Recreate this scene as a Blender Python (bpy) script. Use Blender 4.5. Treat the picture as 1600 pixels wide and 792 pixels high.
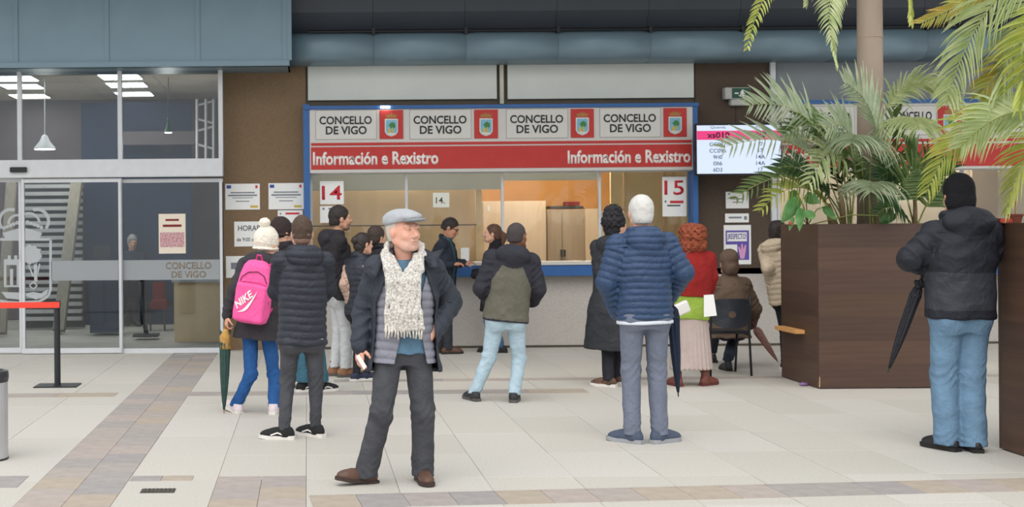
import bpy, bmesh, math, random
import numpy as np
from mathutils import Vector, Matrix

# ------------------------------------------------------------------ clear
for o in list(bpy.data.objects):
    bpy.data.objects.remove(o)
SC = bpy.context.scene
COL = SC.collection

# ------------------------------------------------------------------ camera
F, HC, VX, VY, TH = 2000.0, 1.62, 480.0, 353.0, 0.0085   # focal px, eye height, principal point, roll
cam_data = bpy.data.cameras.new('camera')
cam = bpy.data.objects.new('camera', cam_data)
COL.objects.link(cam)
cam.matrix_world = Matrix.Translation((0, 0, HC)) @ Matrix.Rotation(TH, 4, 'Y') @ Matrix.Rotation(math.pi / 2, 4, 'X')
cam_data.sensor_fit = 'HORIZONTAL'
cam_data.sensor_width = 36
cam_data.lens = 36 * F / 1600
cam_data.shift_x = (800 - VX) / 1600
cam_data.shift_y = -(396 - VY) / 1600
cam_data.clip_end = 200
cam_data.dof.use_dof = True
cam_data.dof.focus_distance = 8.4
cam_data.dof.aperture_fstop = 5.0
SC.camera = cam

# ------------------------------------------------------------------ world, sun, exposure
world = bpy.data.worlds.new('world')
SC.world = world
world.use_nodes = True
bg = world.node_tree.nodes['Background']
bg.inputs[0].default_value = (0.97, 0.985, 1.0, 1)
bg.inputs[1].default_value = 0.95
sun_d = bpy.data.lights.new('sun', 'SUN')
sun_d.energy = 1.5
sun_d.angle = math.radians(70)
sun_d.color = (1.0, 0.98, 0.95)
sun = bpy.data.objects.new('sun', sun_d)
sun.rotation_euler = (math.radians(40), 0, math.radians(-18))
COL.objects.link(sun)
vs = SC.view_settings
vs.view_transform = 'Standard'
vs.look = 'None'
vs.gamma = 1
vs.use_curve_mapping = False
vs.exposure = 0.38

# ------------------------------------------------------------------ helpers
CT, ST = math.cos(TH), math.sin(TH)
def W(px, py, Y):
    """world point at depth Y seen at photo pixel"""
    u, v = px - VX, VY - py
    return Vector(((u * CT + v * ST) * Y / F, Y, HC + (-u * ST + v * CT) * Y / F))
def G(px, py):
    """ground point under photo pixel"""
    u, v = px - VX, VY - py
    Y = -HC * F / (-u * ST + v * CT)
    return W(px, py, Y)
def RC(x0, y0, x1, y1, Y):
    xm, ym = (x0 + x1) / 2, (y0 + y1) / 2
    return W(x0, ym, Y).x, W(x1, ym, Y).x, W(xm, y1, Y).z, W(xm, y0, Y).z

def lin(c):
    r = []
    for v in c[:3]:
        v = v / 255.0
        r.append(v / 12.92 if v <= 0.04045 else ((v + 0.055) / 1.055) ** 2.4)
    return (*r, 1.0)

MATS = {}
def mat(name, col, rough=0.7, var=0.12, scale=20.0, bump=0.0, bscale=None, metal=0.0, spec=0.4, sheen=0.0, col2=None, detail=4, stretch=None, emis=None, estr=1.0):
    """procedural principled material: base colour varied by noise, optional bump"""
    if name in MATS:
        return MATS[name]
    m = bpy.data.materials.new(name)
    m.use_nodes = True
    nt = m.node_tree
    b = nt.nodes['Principled BSDF']
    b.inputs['Roughness'].default_value = rough
    b.inputs['Metallic'].default_value = metal
    b.inputs['Specular IOR Level'].default_value = spec
    if sheen:
        b.inputs['Sheen Weight'].default_value = sheen
    c1 = lin(col)
    tc = nt.nodes.new('ShaderNodeTexCoord')
    mp = nt.nodes.new('ShaderNodeMapping')
    if stretch:
        mp.inputs['Scale'].default_value = stretch
    nt.links.new(tc.outputs['Object'], mp.inputs[0])
    nz = nt.nodes.new('ShaderNodeTexNoise')
    nz.inputs['Scale'].default_value = scale
    nz.inputs['Detail'].default_value = detail
    nt.links.new(mp.outputs[0], nz.inputs['Vector'])
    rp = nt.nodes.new('ShaderNodeValToRGB')
    rp.color_ramp.elements[0].position = 0.3
    rp.color_ramp.elements[1].position = 0.7
    if col2:
        e0, e1 = c1, lin(col2)
    else:
        e0 = tuple(max(0, v * (1 - var)) for v in c1[:3]) + (1,)
        e1 = tuple(min(1, v * (1 + var)) for v in c1[:3]) + (1,)
    rp.color_ramp.elements[0].color = e0
    rp.color_ramp.elements[1].color = e1
    nt.links.new(nz.outputs[0], rp.inputs[0])
    nt.links.new(rp.outputs[0], b.inputs['Base Color'])
    if bump:
        n2 = nt.nodes.new('ShaderNodeTexNoise')
        n2.inputs['Scale'].default_value = bscale or scale * 4
        n2.inputs['Detail'].default_value = 3
        nt.links.new(mp.outputs[0], n2.inputs['Vector'])
        bp = nt.nodes.new('ShaderNodeBump')
        bp.inputs['Strength'].default_value = bump
        bp.inputs['Distance'].default_value = 0.01
        nt.links.new(n2.outputs[0], bp.inputs['Height'])
        nt.links.new(bp.outputs[0], b.inputs['Normal'])
    if emis:
        b.inputs['Emission Color'].default_value = lin(emis)
        b.inputs['Emission Strength'].default_value = estr
    MATS[name] = m
    return m
def glass_mat(name, tint, refl=1.45, op=0.0, opcol=(200, 205, 210)):
    if name in MATS:
        return MATS[name]
    m = bpy.data.materials.new(name)
    m.use_nodes = True
    nt = m.node_tree
    nt.nodes.clear()
    out = nt.nodes.new('ShaderNodeOutputMaterial')
    tr = nt.nodes.new('ShaderNodeBsdfTransparent')
    tr.inputs[0].default_value = lin(tint)
    gl = nt.nodes.new('ShaderNodeBsdfGlossy')
    gl.inputs['Roughness'].default_value = 0.02
    fr = nt.nodes.new('ShaderNodeFresnel')
    fr.inputs[0].default_value = refl
    mx = nt.nodes.new('ShaderNodeMixShader')
    nt.links.new(fr.outputs[0], mx.inputs[0])
    nt.links.new(tr.outputs[0], mx.inputs[1])
    nt.links.new(gl.outputs[0], mx.inputs[2])
    last = mx
    if op:
        df = nt.nodes.new('ShaderNodeBsdfDiffuse')
        df.inputs[0].default_value = lin(opcol)
        m2 = nt.nodes.new('ShaderNodeMixShader')
        m2.inputs[0].default_value = op
        nt.links.new(mx.outputs[0], m2.inputs[1])
        nt.links.new(df.outputs[0], m2.inputs[2])
        last = m2
    nt.links.new(last.outputs[0], out.inputs[0])
    MATS[name] = m
    return m

ORG = {}
def tag(o, label=None, cat=None, group=None, kind=None):
    if label: o['label'] = label
    if cat: o['category'] = cat
    if group: o['group'] = group
    if kind: o['kind'] = kind
    return o
def empty(name, loc, label=None, cat=None, group=None, kind=None, rz=0.0):
    o = bpy.data.objects.new(name, None)
    o.empty_display_size = 0.1
    o.location = loc
    o.rotation_euler = (0, 0, rz)
    COL.objects.link(o)
    ORG[o.name] = Vector(loc)
    return tag(o, label, cat, group, kind)
def link(name, me, material, parent=None, loc=None, world=True):
    """link mesh; vertices are in world coordinates when world=True and get recentred"""
    if material is not None:
        for m_ in (material if isinstance(material, (list, tuple)) else [material]):
            me.materials.append(m_)
    o = bpy.data.objects.new(name, me)
    COL.objects.link(o)
    if world:
        n = len(me.vertices)
        co = np.empty(n * 3, 'f')
        me.vertices.foreach_get('co', co)
        co = co.reshape(-1, 3)
        lo, hi = co.min(0), co.max(0)
        c = np.array([(lo[0] + hi[0]) / 2, (lo[1] + hi[1]) / 2, lo[2]], 'f')
        me.vertices.foreach_set('co', (co - c).ravel())
        me.update()
        wl = Vector([float(v) for v in c])
        ORG[o.name] = wl
        o.location = wl - (ORG[parent.name] if parent else Vector((0, 0, 0)))
    if parent:
        o.parent = parent
    return o
class MB:
    """collects shapes in world space into one bmesh"""
    def __init__(s): s.bm = bmesh.new()
    def box(s, x0, x1, y0, y1, z0, z1, bev=0.0):
        r = bmesh.ops.create_cube(s.bm, size=1.0)
        vs_ = r['verts']
        for v in vs_:
            v.co = Vector((x0 + (v.co.x + .5) * (x1 - x0), y0 + (v.co.y + .5) * (y1 - y0), z0 + (v.co.z + .5) * (z1 - z0)))
        if bev:
            es = list({e for v in vs_ for e in v.link_edges})
            bmesh.ops.bevel(s.bm, geom=es, offset=bev, segments=2, affect='EDGES')
        return s
    def tube(s, pts, r, n=8, caps=True):
        pts = [Vector(p) for p in pts]
        rs = r if isinstance(r, (list, tuple)) else [r] * len(pts)
        rings = []
        ref = None
        for i, p in enumerate(pts):
            t = (pts[min(i + 1, len(pts) - 1)] - pts[max(i - 1, 0)]).normalized()
            if ref is None:
                ref = t.orthogonal().normalized()
            ref = (ref - t * ref.dot(t)).normalized()
            bn = t.cross(ref)
            rings.append([s.bm.verts.new(p + (ref * math.cos(2 * math.pi * k / n) + bn * math.sin(2 * math.pi * k / n)) * rs[i]) for k in range(n)])
        for a, b in zip(rings, rings[1:]):
            for k in range(n):
                s.bm.faces.new((a[k], a[(k + 1) % n], b[(k + 1) % n], b[k]))
        if caps:
            s.bm.faces.new(rings[0][::-1]); s.bm.faces.new(rings[-1])
        return s
    def prism(s, poly, y0, y1):
        """poly of (x,z) extruded from y0 (front) to y1"""
        a = [s.bm.verts.new((x, y0, z)) for x, z in poly]
        b = [s.bm.verts.new((x, y1, z)) for x, z in poly]
        n = len(poly)
        s.bm.faces.new(a); s.bm.faces.new(b[::-1])
        for k in range(n):
            s.bm.faces.new((a[k], b[k], b[(k + 1) % n], a[(k + 1) % n]))
        return s
    def prof(s, poly, x0, x1):
        """poly of (y,z) extruded along x"""
        a = [s.bm.verts.new((x0, y, z)) for y, z in poly]
        b = [s.bm.verts.new((x1, y, z)) for y, z in poly]
        n = len(poly)
        s.bm.faces.new(a); s.bm.faces.new(b[::-1])
        for k in range(n):
            s.bm.faces.new((a[k], b[k], b[(k + 1) % n], a[(k + 1) % n]))
        return s
    def quad(s, *p):
        s.bm.faces.new([s.bm.verts.new(q) for q in p]); return s
    def lathe(s, c, prof, n=24):
        rings = []
        for r, z in prof:
            rings.append([s.bm.verts.new((c[0] + r * math.cos(2 * math.pi * k / n), c[1] + r * math.sin(2 * math.pi * k / n), c[2] + z)) for k in range(n)])
        for a, b in zip(rings, rings[1:]):
            for k in range(n):
                s.bm.faces.new((a[k], a[(k + 1) % n], b[(k + 1) % n], b[k]))
        s.bm.faces.new(rings[0][::-1]); s.bm.faces.new(rings[-1])
        return s
    def build(s, name, material, parent=None, smooth=False):
        bmesh.ops.recalc_face_normals(s.bm, faces=s.bm.faces)
        me = bpy.data.meshes.new(name)
        s.bm.to_mesh(me); s.bm.free()
        if smooth:
            me.shade_smooth()
        return link(name, me, material, parent)
def bx(name, x0, x1, y0, y1, z0, z1, m, parent=None, bev=0.0):
    return MB().box(x0, x1, y0, y1, z0, z1, bev).build(name, m, parent)
def px_box(name, r, Y, d, m, parent=None, bev=0.0):
    """box whose front face fills photo rectangle r at depth Y, thickness d behind it"""
    x0, x1, z0, z1 = RC(*r, Y)
    return bx(name, x0, x1, Y, Y + d, z0, z1, m, parent, bev)
def text(name, body, r, Y, m, parent, bold=0.0, align='FIT', depth=0.002):
    """lettering filling photo rectangle r (x0,y0,x1,y1) on a plane at depth Y, facing the camera side"""
    x0, x1, z0, z1 = RC(*r, Y)
    cu = bpy.data.curves.new(name, 'FONT')
    cu.body = body
    cu.size = 1.0
    cu.offset = bold
    cu.resolution_u = 3
    cu.space_line = 0.85
    cu.align_x = 'CENTER'
    t = bpy.data.objects.new(name, cu)
    COL.objects.link(t)
    dg = bpy.context.evaluated_depsgraph_get()
    me = bpy.data.meshes.new_from_object(t.evaluated_get(dg))
    bpy.data.objects.remove(t)
    n = len(me.vertices)
    co = np.empty(n * 3, 'f'); me.vertices.foreach_get('co', co); co = co.reshape(-1, 3)
    lo, hi = co.min(0), co.max(0)
    sx, sz = (x1 - x0) / (hi[0] - lo[0]), (z1 - z0) / (hi[1] - lo[1])
    out = np.empty_like(co)
    out[:, 0] = x0 + (co[:, 0] - lo[0]) * sx
    out[:, 1] = Y
    out[:, 2] = z0 + (co[:, 1] - lo[1]) * sz
    me.vertices.foreach_set('co', out.ravel())
    me.materials.clear()
    bm = bmesh.new(); bm.from_mesh(me)
    bmesh.ops.recalc_face_normals(bm, faces=bm.faces)
    ex = bmesh.ops.extrude_face_region(bm, geom=bm.faces[:])
    for v in ex['geom']:
        if isinstance(v, bmesh.types.BMVert):
            v.co.y -= depth
    bmesh.ops.recalc_face_normals(bm, faces=bm.faces)
    bm.to_mesh(me); bm.free()
    return link(name, me, m, parent)
def lines_of_print(r, Y, m, parent, rows, name='printed_line', seed=0):
    """short printed bars standing for unreadably small lines of writing; rows = [(x0frac, x1frac, yfrac, hfrac)]"""
    mb = MB()
    for a, b, y, h in rows:
        x0, x1, z0, z1 = RC(r[0] + a * (r[2] - r[0]), r[1] + y * (r[3] - r[1]), r[0] + b * (r[2] - r[0]), r[1] + (y + h) * (r[3] - r[1]), Y)
        mb.box(x0, x1, Y - .0012, Y, z0, z1)
    return mb.build(name, m, parent)
def obj_mat(o, m):
    for i in range(len(o.material_slots)):
        o.material_slots[i].link = 'OBJECT'
        o.material_slots[i].material = m
# ================================================================== SETTING
YW, YG = 16.8, 16.5      # back wall plane, shop glass plane
random.seed(4)
# ---- floor
m_joint = mat('joint mortar', (180, 176, 168), .9, .1, 3)
m_slab = [mat('pale granite %d' % i, c, .62, .075, 55, .12, 220, detail=8) for i, c in enumerate(((190, 186, 178), (193, 189, 181), (187, 183, 174), (191, 186, 177)))]
m_band = [mat('band stone %d' % i, c, .6, .1, 9, .1, 90) for i, c in enumerate(((156, 150, 146), (164, 155, 148), (168, 156, 142), (152, 147, 145), (168, 157, 150), (160, 152, 147)))]
floor = MB().box(-14, 24, -6, 30, -.2, -.012).build('floor', m_joint)
tag(floor, kind='structure')
slab_me = {}
def slab(x, y, w, d, z, m, name='slab', rz=0.0):
    key = (round(w, 3), round(d, 3), name)
    if key not in slab_me:
        bm = bmesh.new()
        r = bmesh.ops.create_cube(bm, size=1)
        for v in r['verts']:
            v.co = Vector((v.co.x * (w - .0025), v.co.y * (d - .0025), v.co.z * .02 - .01))
        bmesh.ops.bevel(bm, geom=[e for e in bm.edges if all(v.co.z > -.005 for v in e.verts)], offset=.0012, segments=1, affect='EDGES')
        me = bpy.data.meshes.new(name); bm.to_mesh(me); bm.free()
        me.materials.append(m)
        slab_me[key] = me
    o = bpy.data.objects.new(name, slab_me[key])
    COL.objects.link(o)
    o.location = Vector((x, y, z)) - ORG[floor.name]
    o.rotation_euler = (0, 0, rz)
    o.parent = floor
    obj_mat(o, m)
    return o
SX, SY, X0 = .57, .86, -.02
j = 0
Yr = 16.7 - 12 * SY + .1
for row in range(12):
    yc = Yr + (row + .5) * SY
    a, b = -.24 * (yc + .5) - .5, .56 * (yc + .5) + .3
    for i in range(int((a - X0) / SX) - 1, int((b - X0) / SX) + 1):
        xc = X0 + (i + .5) * SX
        if abs(xc + 1.445) < .1:
            continue
        if abs(xc + .305) < .1 and yc + SY / 2 < 8.5:
            continue
        slab(xc, yc, SX, SY, random.uniform(-.001, .001), random.choice(m_slab))
def btile(*a, **k):
    return slab(*a, random.choice(m_band), name='band_tile', **k)
y = 6.4
while y < 16.4:
    for c in range(2):
        btile(-1.73 + .285 * (c + .5), y + (.17 if c else 0), .285, .345, .001)
    y += .345
y = 6.4
while y < 8.3:
    for c in range(2):
        btile(-.59 + .285 * (c + .5), y, .285, .345, .001)
    y += .345
for i in range(7):
    btile(-4.3 + i * .38 if i < 7 else 0, 8.185, .38, .36, .004)
for i in range(2):
    btile(-1.0 + i * .2 - .05, 8.25, .2, .16, .004)
for i in range(22):
    x = .15 + i * .28
    btile(x, 7.50 + .075 * x, .28, .36, .005, rz=.075)
for i in range(14):
    x = -5.0 + i * .57
    if abs(x + 1.445) > .4:
        btile(x, 12.4, .57, .30, .003)
for i in range(16):
    btile(.55 + i * .57, 13.35, .57, .22, .003)
# floor drain
dr = empty('floor_drain', (-.93, 7.86, .004), 'small dark metal drain cover set in the paving', 'drain')
m_iron = mat('drain iron', (96, 90, 84), .5, .2, 60, metal=.6)
bx('rim', -1.035, -.825, 7.80, 7.92, -.004, .004, m_iron, dr, .001)
for i in range(8):
    xx = -1.02 + i * .025
    bx('slat', xx, xx + .012, 7.81, 7.91, .004, .008, m_iron, dr)

# ---- shop interior behind the left glazing
m_ceil = mat('ceiling board', (196, 184, 166), .9, .05, 4)
m_navy = mat('navy panel', (17, 42, 72), .6, .15, 3)
m_mauve = mat('mauve grey wall', (98, 90, 94), .8, .1, 3)
m_alu = mat('white aluminium', (198, 200, 203), .45, .04, 8)
m_dkgrey = mat('dark steel', (52, 54, 58), .5, .1, 20)
m_ltgrey = mat('light grey paint', (176, 176, 174), .7, .06, 10)
m_wood = mat('tan laminate', (186, 152, 112), .6, .12, 6, stretch=(1, 1, .15))
m_lamp = mat('lamp panel', (255, 255, 255), .5, 0, emis=(255, 250, 240), estr=11.0)
m_fill = mat('office fill panel', (255, 255, 255), .5, 0, emis=(255, 244, 226), estr=24.0)
XL, XR = -9.0, W(345, 300, YG).x
ZC = 3.9
def st(o): return tag(o, kind='structure')
cl = st(bx('ceiling', XL, XR + .1, 16.95, 22.8, ZC, ZC + .1, m_ceil))
for i in range(8):
    bx('ceiling_joint', XR - 1.2 * i - .012, XR - 1.2 * i + .012, 16.95, 22.8, ZC - .004, ZC, m_ltgrey, cl)
for i in range(4):
    bx('ceiling_joint', XL, XR, 17.6 + 1.2 * i, 17.62 + 1.2 * i, ZC - .004, ZC, m_ltgrey, cl)
st(bx('wall_shop_back', XL, XR + .1, 22.8, 23, 0, ZC, m_mauve))
st(bx('wall_shop_side', XR + .03, XR + .12, YW + .3, 22.8, 0, ZC, m_mauve))
nl = 0
for cx, rows in ((190, (118, 130.5, 145)), (25, (119, 131.5, 147))):
    for r_ in rows:
        Yd = (ZC - HC) * F / (355 - r_)
        x = (cx + (r_ - 118) * .8 + (0 if cx > 0 else 0) - 480) * Yd / F
        c = W(cx, r_, Yd)
        e = empty('ceiling_light', (x, Yd, ZC - .03), 'lit square ceiling panel, %s row of the column %s the brown wall' % (['front', 'middle', 'back'][rows.index(r_)], 'nearest' if cx > 100 else 'farthest from'), 'ceiling light', 'ceiling panels inside the glazed entrance')
        bx('frame', x - .32, x + .32, Yd - .32, Yd + .32, ZC - .02, ZC - .002, m_alu, e)
        bx('diffuser', x - .29, x + .29, Yd - .29, Yd + .29, ZC - .026, ZC - .02, m_lamp, e)
# back-wall fittings
px_panel = lambda name, r, Y, m, d=.06, parent=None: px_box(name, r, Y, d, m, parent)
tag(px_panel('navy_partition', (128, 160, 300, 520), 21.5, m_navy), 'dark blue partition panel deep inside the entrance hall', 'partition')
tag(px_panel('grey_partition', (188, 205, 306, 226), 21.2, m_mauve, .05), 'grey mauve beam panel crossing in front of the blue partition', 'panel')
# slatted shutter
e = empty('slatted_rack', W(80, 540, 20.5), 'grey slatted rack standing behind the glass with an etched crest', 'rack')
for i in range(19):
    yy = 288 + i * 11.5
    px_box('slat', (36, yy, 128, yy + 6), 20.5, .1, m_ltgrey, e, .004)
px_box('backing', (30, 280, 132, 512), 20.7, .04, m_dkgrey, e)
def beam(name, a, b, w, m, label, cat, parent=None):
    a, b = Vector(a), Vector(b)
    t = MB().tube([a, b], w, 4).build(name, m, parent)
    return tag(t, label, cat)
m_plank = mat('grey timber', (142, 134, 120), .8, .15, 5, stretch=(6, 6, .6))
beam('leaning_plank', W(92, 517, 19.6), W(120, 285, 20.4), .12, m_plank, 'tall grey plank leaning beside the slatted rack', 'plank')
beam('leaning_plank', W(2, 521, 19.2), W(18, 285, 20.0), .10, m_plank, 'grey plank leaning behind the leftmost door glass', 'plank')
# roof trusses seen in the upper glazing
e = empty('roof_truss', W(320, 240, 20), 'pale steel lattice mast behind the upper glazing beside the brown wall', 'truss')
for xx in (308, 322, 334):
    MB().tube([W(xx, 250, 20), W(xx, 155, 20)], .025, 6).build('upright', m_ltgrey, e)
for k, yy in enumerate((165, 185, 205, 225)):
    MB().tube([W(306, yy, 20), W(336, yy + (8 if k % 2 else -8), 20)], .018, 6).build('brace', m_ltgrey, e)
# pendant lamps
def pendant(px, py, Y, r, m, label, top):
    p = W(px, py, Y)
    e = empty('pendant_lamp', p, label, 'pendant lamp')
    MB().tube([p + Vector((0, 0, .18)), W(px, top, Y)], .008, 6).build('cord', m_dkgrey if r < .12 else m_alu, e)
    MB().lathe(p, [(r, 0), (r * .95, .02), (r * .45, .12), (r * .25, .2), (.02, .22)], 20).build('lamp_shade', m, e, True)
    MB().lathe(p, [(r * .9, -.004), (r * .9, .006)], 20).build('lamp_glow', m_lamp, e)
    if True:  # fill light added below each shade to brighten the hall ceiling
        ld = bpy.data.lights.new('pendant_fill', 'POINT'); ld.energy = 11; ld.shadow_soft_size = .1; ld.color = (1, .95, .86)
        lo = bpy.data.objects.new('pendant_fill', ld); lo.location = (0, 0, -.22); COL.objects.link(lo); lo.parent = e
pendant(70, 233, 19.5, .17, m_alu, 'white pendant lamp on a long cord behind the upper glazing', 119)
pendant(263, 207, 19.5, .06, mat('green enamel', (20, 84, 70), .4, .1), 'small green pendant lamp behind the upper glazing', 118)
# reception desk, screen
e = empty('reception_desk', W(310, 545, 18.2), 'tan laminate desk front seen low through the entrance glass', 'desk')
px_box('front_panel', (272, 440, 345, 540), 18.2, .5, mat('tan laminate plus reflection', (222, 188, 142), .6, .08, 5, stretch=(1, 1, .15)), e)  # front paler than the other laminate: a reflection is put into its colour
px_box('desk_top', (268, 434, 345, 441), 18.1, .65, m_ltgrey, e)
e = empty('office_monitor', W(158, 400, 19.4), 'dark computer screen inside the entrance hall', 'monitor')
px_box('screen', (145, 384, 172, 401), 19.4, .04, m_dkgrey, e)
px_box('stand', (155, 401, 162, 412), 19.42, .03, m_dkgrey, e)
e = empty('side_cabinet', W(162, 512, 19.3), 'dark blue cabinet under the computer screen', 'cabinet')
px_box('body', (140, 412, 186, 520), 19.3, .5, m_navy, e)
px_box('door', (142, 420, 162, 508), 19.28, .02, m_navy, e)
px_box('door', (164, 420, 184, 508), 19.28, .02, m_navy, e)
e = empty('inner_post', W(224, 527, 18.6), 'dark barrier post inside the entrance hall behind glass', 'post')
MB().tube([W(229, 527, 18.6), W(221, 440, 18.6)], .035, 10).build('pole', m_dkgrey, e, True)
px_box('base', (207, 523, 246, 527), 18.5, .3, m_dkgrey, e)
e = empty('red_chair', W(246, 513, 20.2), 'dark red upholstered seat by the inner desk', 'chair')
m_dred = mat('dark red cloth', (120, 34, 36), .8, .15, 20)
px_box('seat', (233, 470, 262, 484), 20.0, .4, m_dred, e, .03)
px_box('backrest', (238, 440, 258, 470), 20.35, .06, m_dred, e, .02)
for xx in (235, 257):
    for yy_ in (20.05, 20.35):
        q = W(xx, 484, yy_); MB().tube([q, (q.x, q.y, 0)], .015, 6).build('leg', m_dkgrey, e)

# ---- shop glazing
m_glass = glass_mat('clear door glass', (236, 242, 245), 1.5)
m_frost = glass_mat('frosted film', (235, 238, 240), 1.3, .75, (165, 170, 173))
m_etch = glass_mat('etched film', (240, 242, 244), 1.3, .62, (200, 204, 206))
def bar(name, r, Y, d, parent, m=None):
    return px_box(name, r, Y, d, m or m_alu, parent, .004)
win = empty('window_1', W(170, 250, YG), kind='structure')
for xx in (-290, -130, 30, 187, 344.5):
    bar('mullion', (xx - 3.5, 96, xx + 3.5, 252), YG - .04, .08, win)
for a, b in ((-286, -134), (-126, 26), (34, 183), (191, 341)):
    px_box('pane', (a, 98, b, 252), YG, .01, m_glass, win)
hd = st(px_box('trim_1', (-300, 250, 348, 278), YG - .1, .2, m_alu, None, .006))
se = tag(px_box('door_sensor', (15, 261, 41, 269), YG - .15, .05, mat('black plastic', (22, 23, 25), .4, .1), None, .006), 'small black motion sensor on the door header', 'sensor')
def leaf(n, a, b, Y):
    d = empty('door_%d' % n, W((a + b) / 2, 553, Y), kind='structure')
    bar('stile', (a, 279, a + 4.5, 552), Y, .05, d)
    bar('stile', (b - 4.5, 279, b, 552), Y, .05, d)
    bar('rail', (a, 279, b, 285), Y + .005, .04, d)
    bar('rail', (a, 544, b, 552), Y - .01, .06, d)
    px_box('pane', (a + 4, 284, b - 4, 545), Y + .02, .01, m_glass, d)
    return d
leaf(1, -290, -126, YG)
d2 = leaf(2, -126, 34, YG)
d3 = leaf(3, 34, 190, YG - .06)
d4 = leaf(4, 187, 348, YG)
# frosted strips and lettering
px_box('frosted_strip', (80, 407, 185, 438), YG - .045, .004, m_frost, d3)
px_box('frosted_strip', (192, 406, 343, 437), YG + .012, .004, m_frost, d4)
m_gold = mat('bronze lettering', (128, 112, 92), .5, .1, 20)
text('lettering', 'CONCELLO', (259, 409.5, 330, 420), YG + .011, m_gold, d4, .012)
text('lettering', 'DE VIGO', (268, 423.5, 322, 433.5), YG + .011, m_gold, d4, .012)
# etched coat of arms across the two leaves
def etch(polys, parent, Y):
    mb = MB()
    for p in polys:
        mb.prism([(lambda q: (q.x, q.z))(W(a, b, Y)) for a, b in p], Y, Y + .002)
    return mb.build('etched_crest', m_etch, parent)
def strip(pts, w):
    out = []
    for (x0, y0), (x1, y1) in zip(pts, pts[1:]):
        dx, dy = x1 - x0, y1 - y0
        l = math.hypot(dx, dy); nx, ny = -dy / l * w / 2, dx / l * w / 2
        out.append([(x0 + nx, y0 + ny), (x1 + nx, y1 + ny), (x1 - nx, y1 - ny), (x0 - nx, y0 - ny)])
    return out
arc = lambda cx, cy, r, a0, a1, n: [(cx + r * math.cos(math.radians(a0 + (a1 - a0) * i / n)), cy + r * math.sin(math.radians(a0 + (a1 - a0) * i / n))) for i in range(n + 1)]
R_ = []
R_ += strip([(39, 374), (79, 374), (79, 452)], 4)
R_ += strip([(79, 452), (76, 461), (69, 467), (60, 471), (39, 472)], 4)
tree = [(48 + 17 * (1 + .16 * math.sin(i * 2.6)) * math.cos(i * 2 * math.pi / 22), 398 + 15 * (1 + .16 * math.cos(i * 3.1)) * math.sin(i * 2 * math.pi / 22)) for i in range(22)]
R_ += [tree]
R_ += strip([(55, 410), (56, 440)], 5) + strip([(44, 412), (52, 432)], 2.5) + strip([(62, 412), (58, 430)], 2.5)
R_ += [[(40, 462), (40, 458), (52, 456), (64, 458), (75, 452), (74, 459), (66, 465), (56, 468)]]
R_ += strip([(46, 446), (52, 440), (58, 446), (52, 452), (46, 446)], 2)
R_ += strip(arc(58, 345, 18, -110, 40, 10), 5) + strip(arc(45, 350, 17, -120, -10, 8), 4)
R_ += [[(39, 362), (40, 356), (66, 364), (62, 372), (39, 372)]]
for i in range(5):
    R_ += [arc(43 + i * 5.4, 347 + i * 2.0, 3.0, 0, 330, 8)]
etch(R_, d3, YG - .045)
L_ = []
L_ += strip([(0, 374), (33, 374)], 4) + strip([(0, 470), (12, 472), (31, 473)], 4)
L_ += [[(6, 405), (12, 405), (12, 399), (17, 399), (17, 405), (22, 405), (22, 399), (27, 399), (27, 405), (30, 405), (30, 414), (6, 414)]]
L_ += strip([(8, 414), (8, 446)], 4) + strip([(18, 420), (18, 446)], 5) + strip([(28, 414), (28, 446)], 4) + strip([(6, 447), (31, 447)], 3)
L_ += [[(2, 456), (31, 457), (31, 468), (10, 466)]]
L_ += strip(arc(17, 345, 18, 140, 290, 10), 5) + strip(arc(27, 350, 14, 180, 300, 8), 4)
L_ += [[(4, 364), (31, 356), (31, 372), (8, 372)]]
for i in range(5):
    L_ += [arc(6 + i * 5.2, 356 - i * 2.0, 3.0, 0, 330, 8)]
etch(L_, d2, YG + .012)
# poster on the glass
m_paper = mat('white paper', (226, 226, 224), .8, .02)
e = empty('glass_poster', W(269, 396, YG), 'cream and red poster taped inside the entrance glass', 'poster')
px_box('sheet', (248, 334, 290, 396), YG + .012, .004, mat('cream paper', (218, 206, 190), .8, .03), e)
px_box('printed_picture', (250, 363, 288, 386), YG + .0105, .002, mat('poster picture', (150, 60, 80), .7, 0, 60, col2=(214, 190, 190)), e)
lines_of_print((248, 334, 290, 396), YG + .0115, m_dred, e, [(.25, .75, .13, .05), (.15, .85, .27, .06)])

# ---- walls
m_brown = mat('brown cork cladding', (120, 99, 76), .85, .14, 70, .25, 240)
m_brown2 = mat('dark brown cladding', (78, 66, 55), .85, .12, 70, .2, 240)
m_gran = mat('speckled granite', (176, 170, 164), .7, .2, 95, .1, 200, detail=8)
m_blue = mat('blue paint', (46, 92, 150), .5, .06, 8)
m_white = mat('white board', (196, 193, 189), .6, .03, 5)
m_red = mat('sign red', (178, 48, 44), .55, .05, 8)
m_frame = mat('dark bronze frame', (74, 66, 54), .6, .1, 10)
wb = st(px_box('wall_back', (349, 90, 479, 548), YW, .3, m_brown))
x0, x1, z0, z1 = RC(478, 425, 2000, 548, YW)
wg = st(bx('wall_counter', x0, x1, YW, YW + .3, -.01, 1.02, m_gran))
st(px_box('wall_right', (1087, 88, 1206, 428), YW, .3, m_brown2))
px_gap = bx('plinth_joint', x0, x1, YW - .01, YW + .01, .0, .03, m_frame, wg)
st(px_box('wall_upper', (470, 86, 1090, 172), YW + .02, .25, m_frame))
m_opal = mat('opal panel', (196, 200, 194), .35, .03, 3)
e = empty('window_2', W(780, 155, YW), kind='structure')
px_box('pane', (481, 80, 776, 155.5), YW - .03, .03, m_opal, e)
px_box('pane', (793, 80, 1084, 153.5), YW - .03, .03, m_opal, e)
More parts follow.
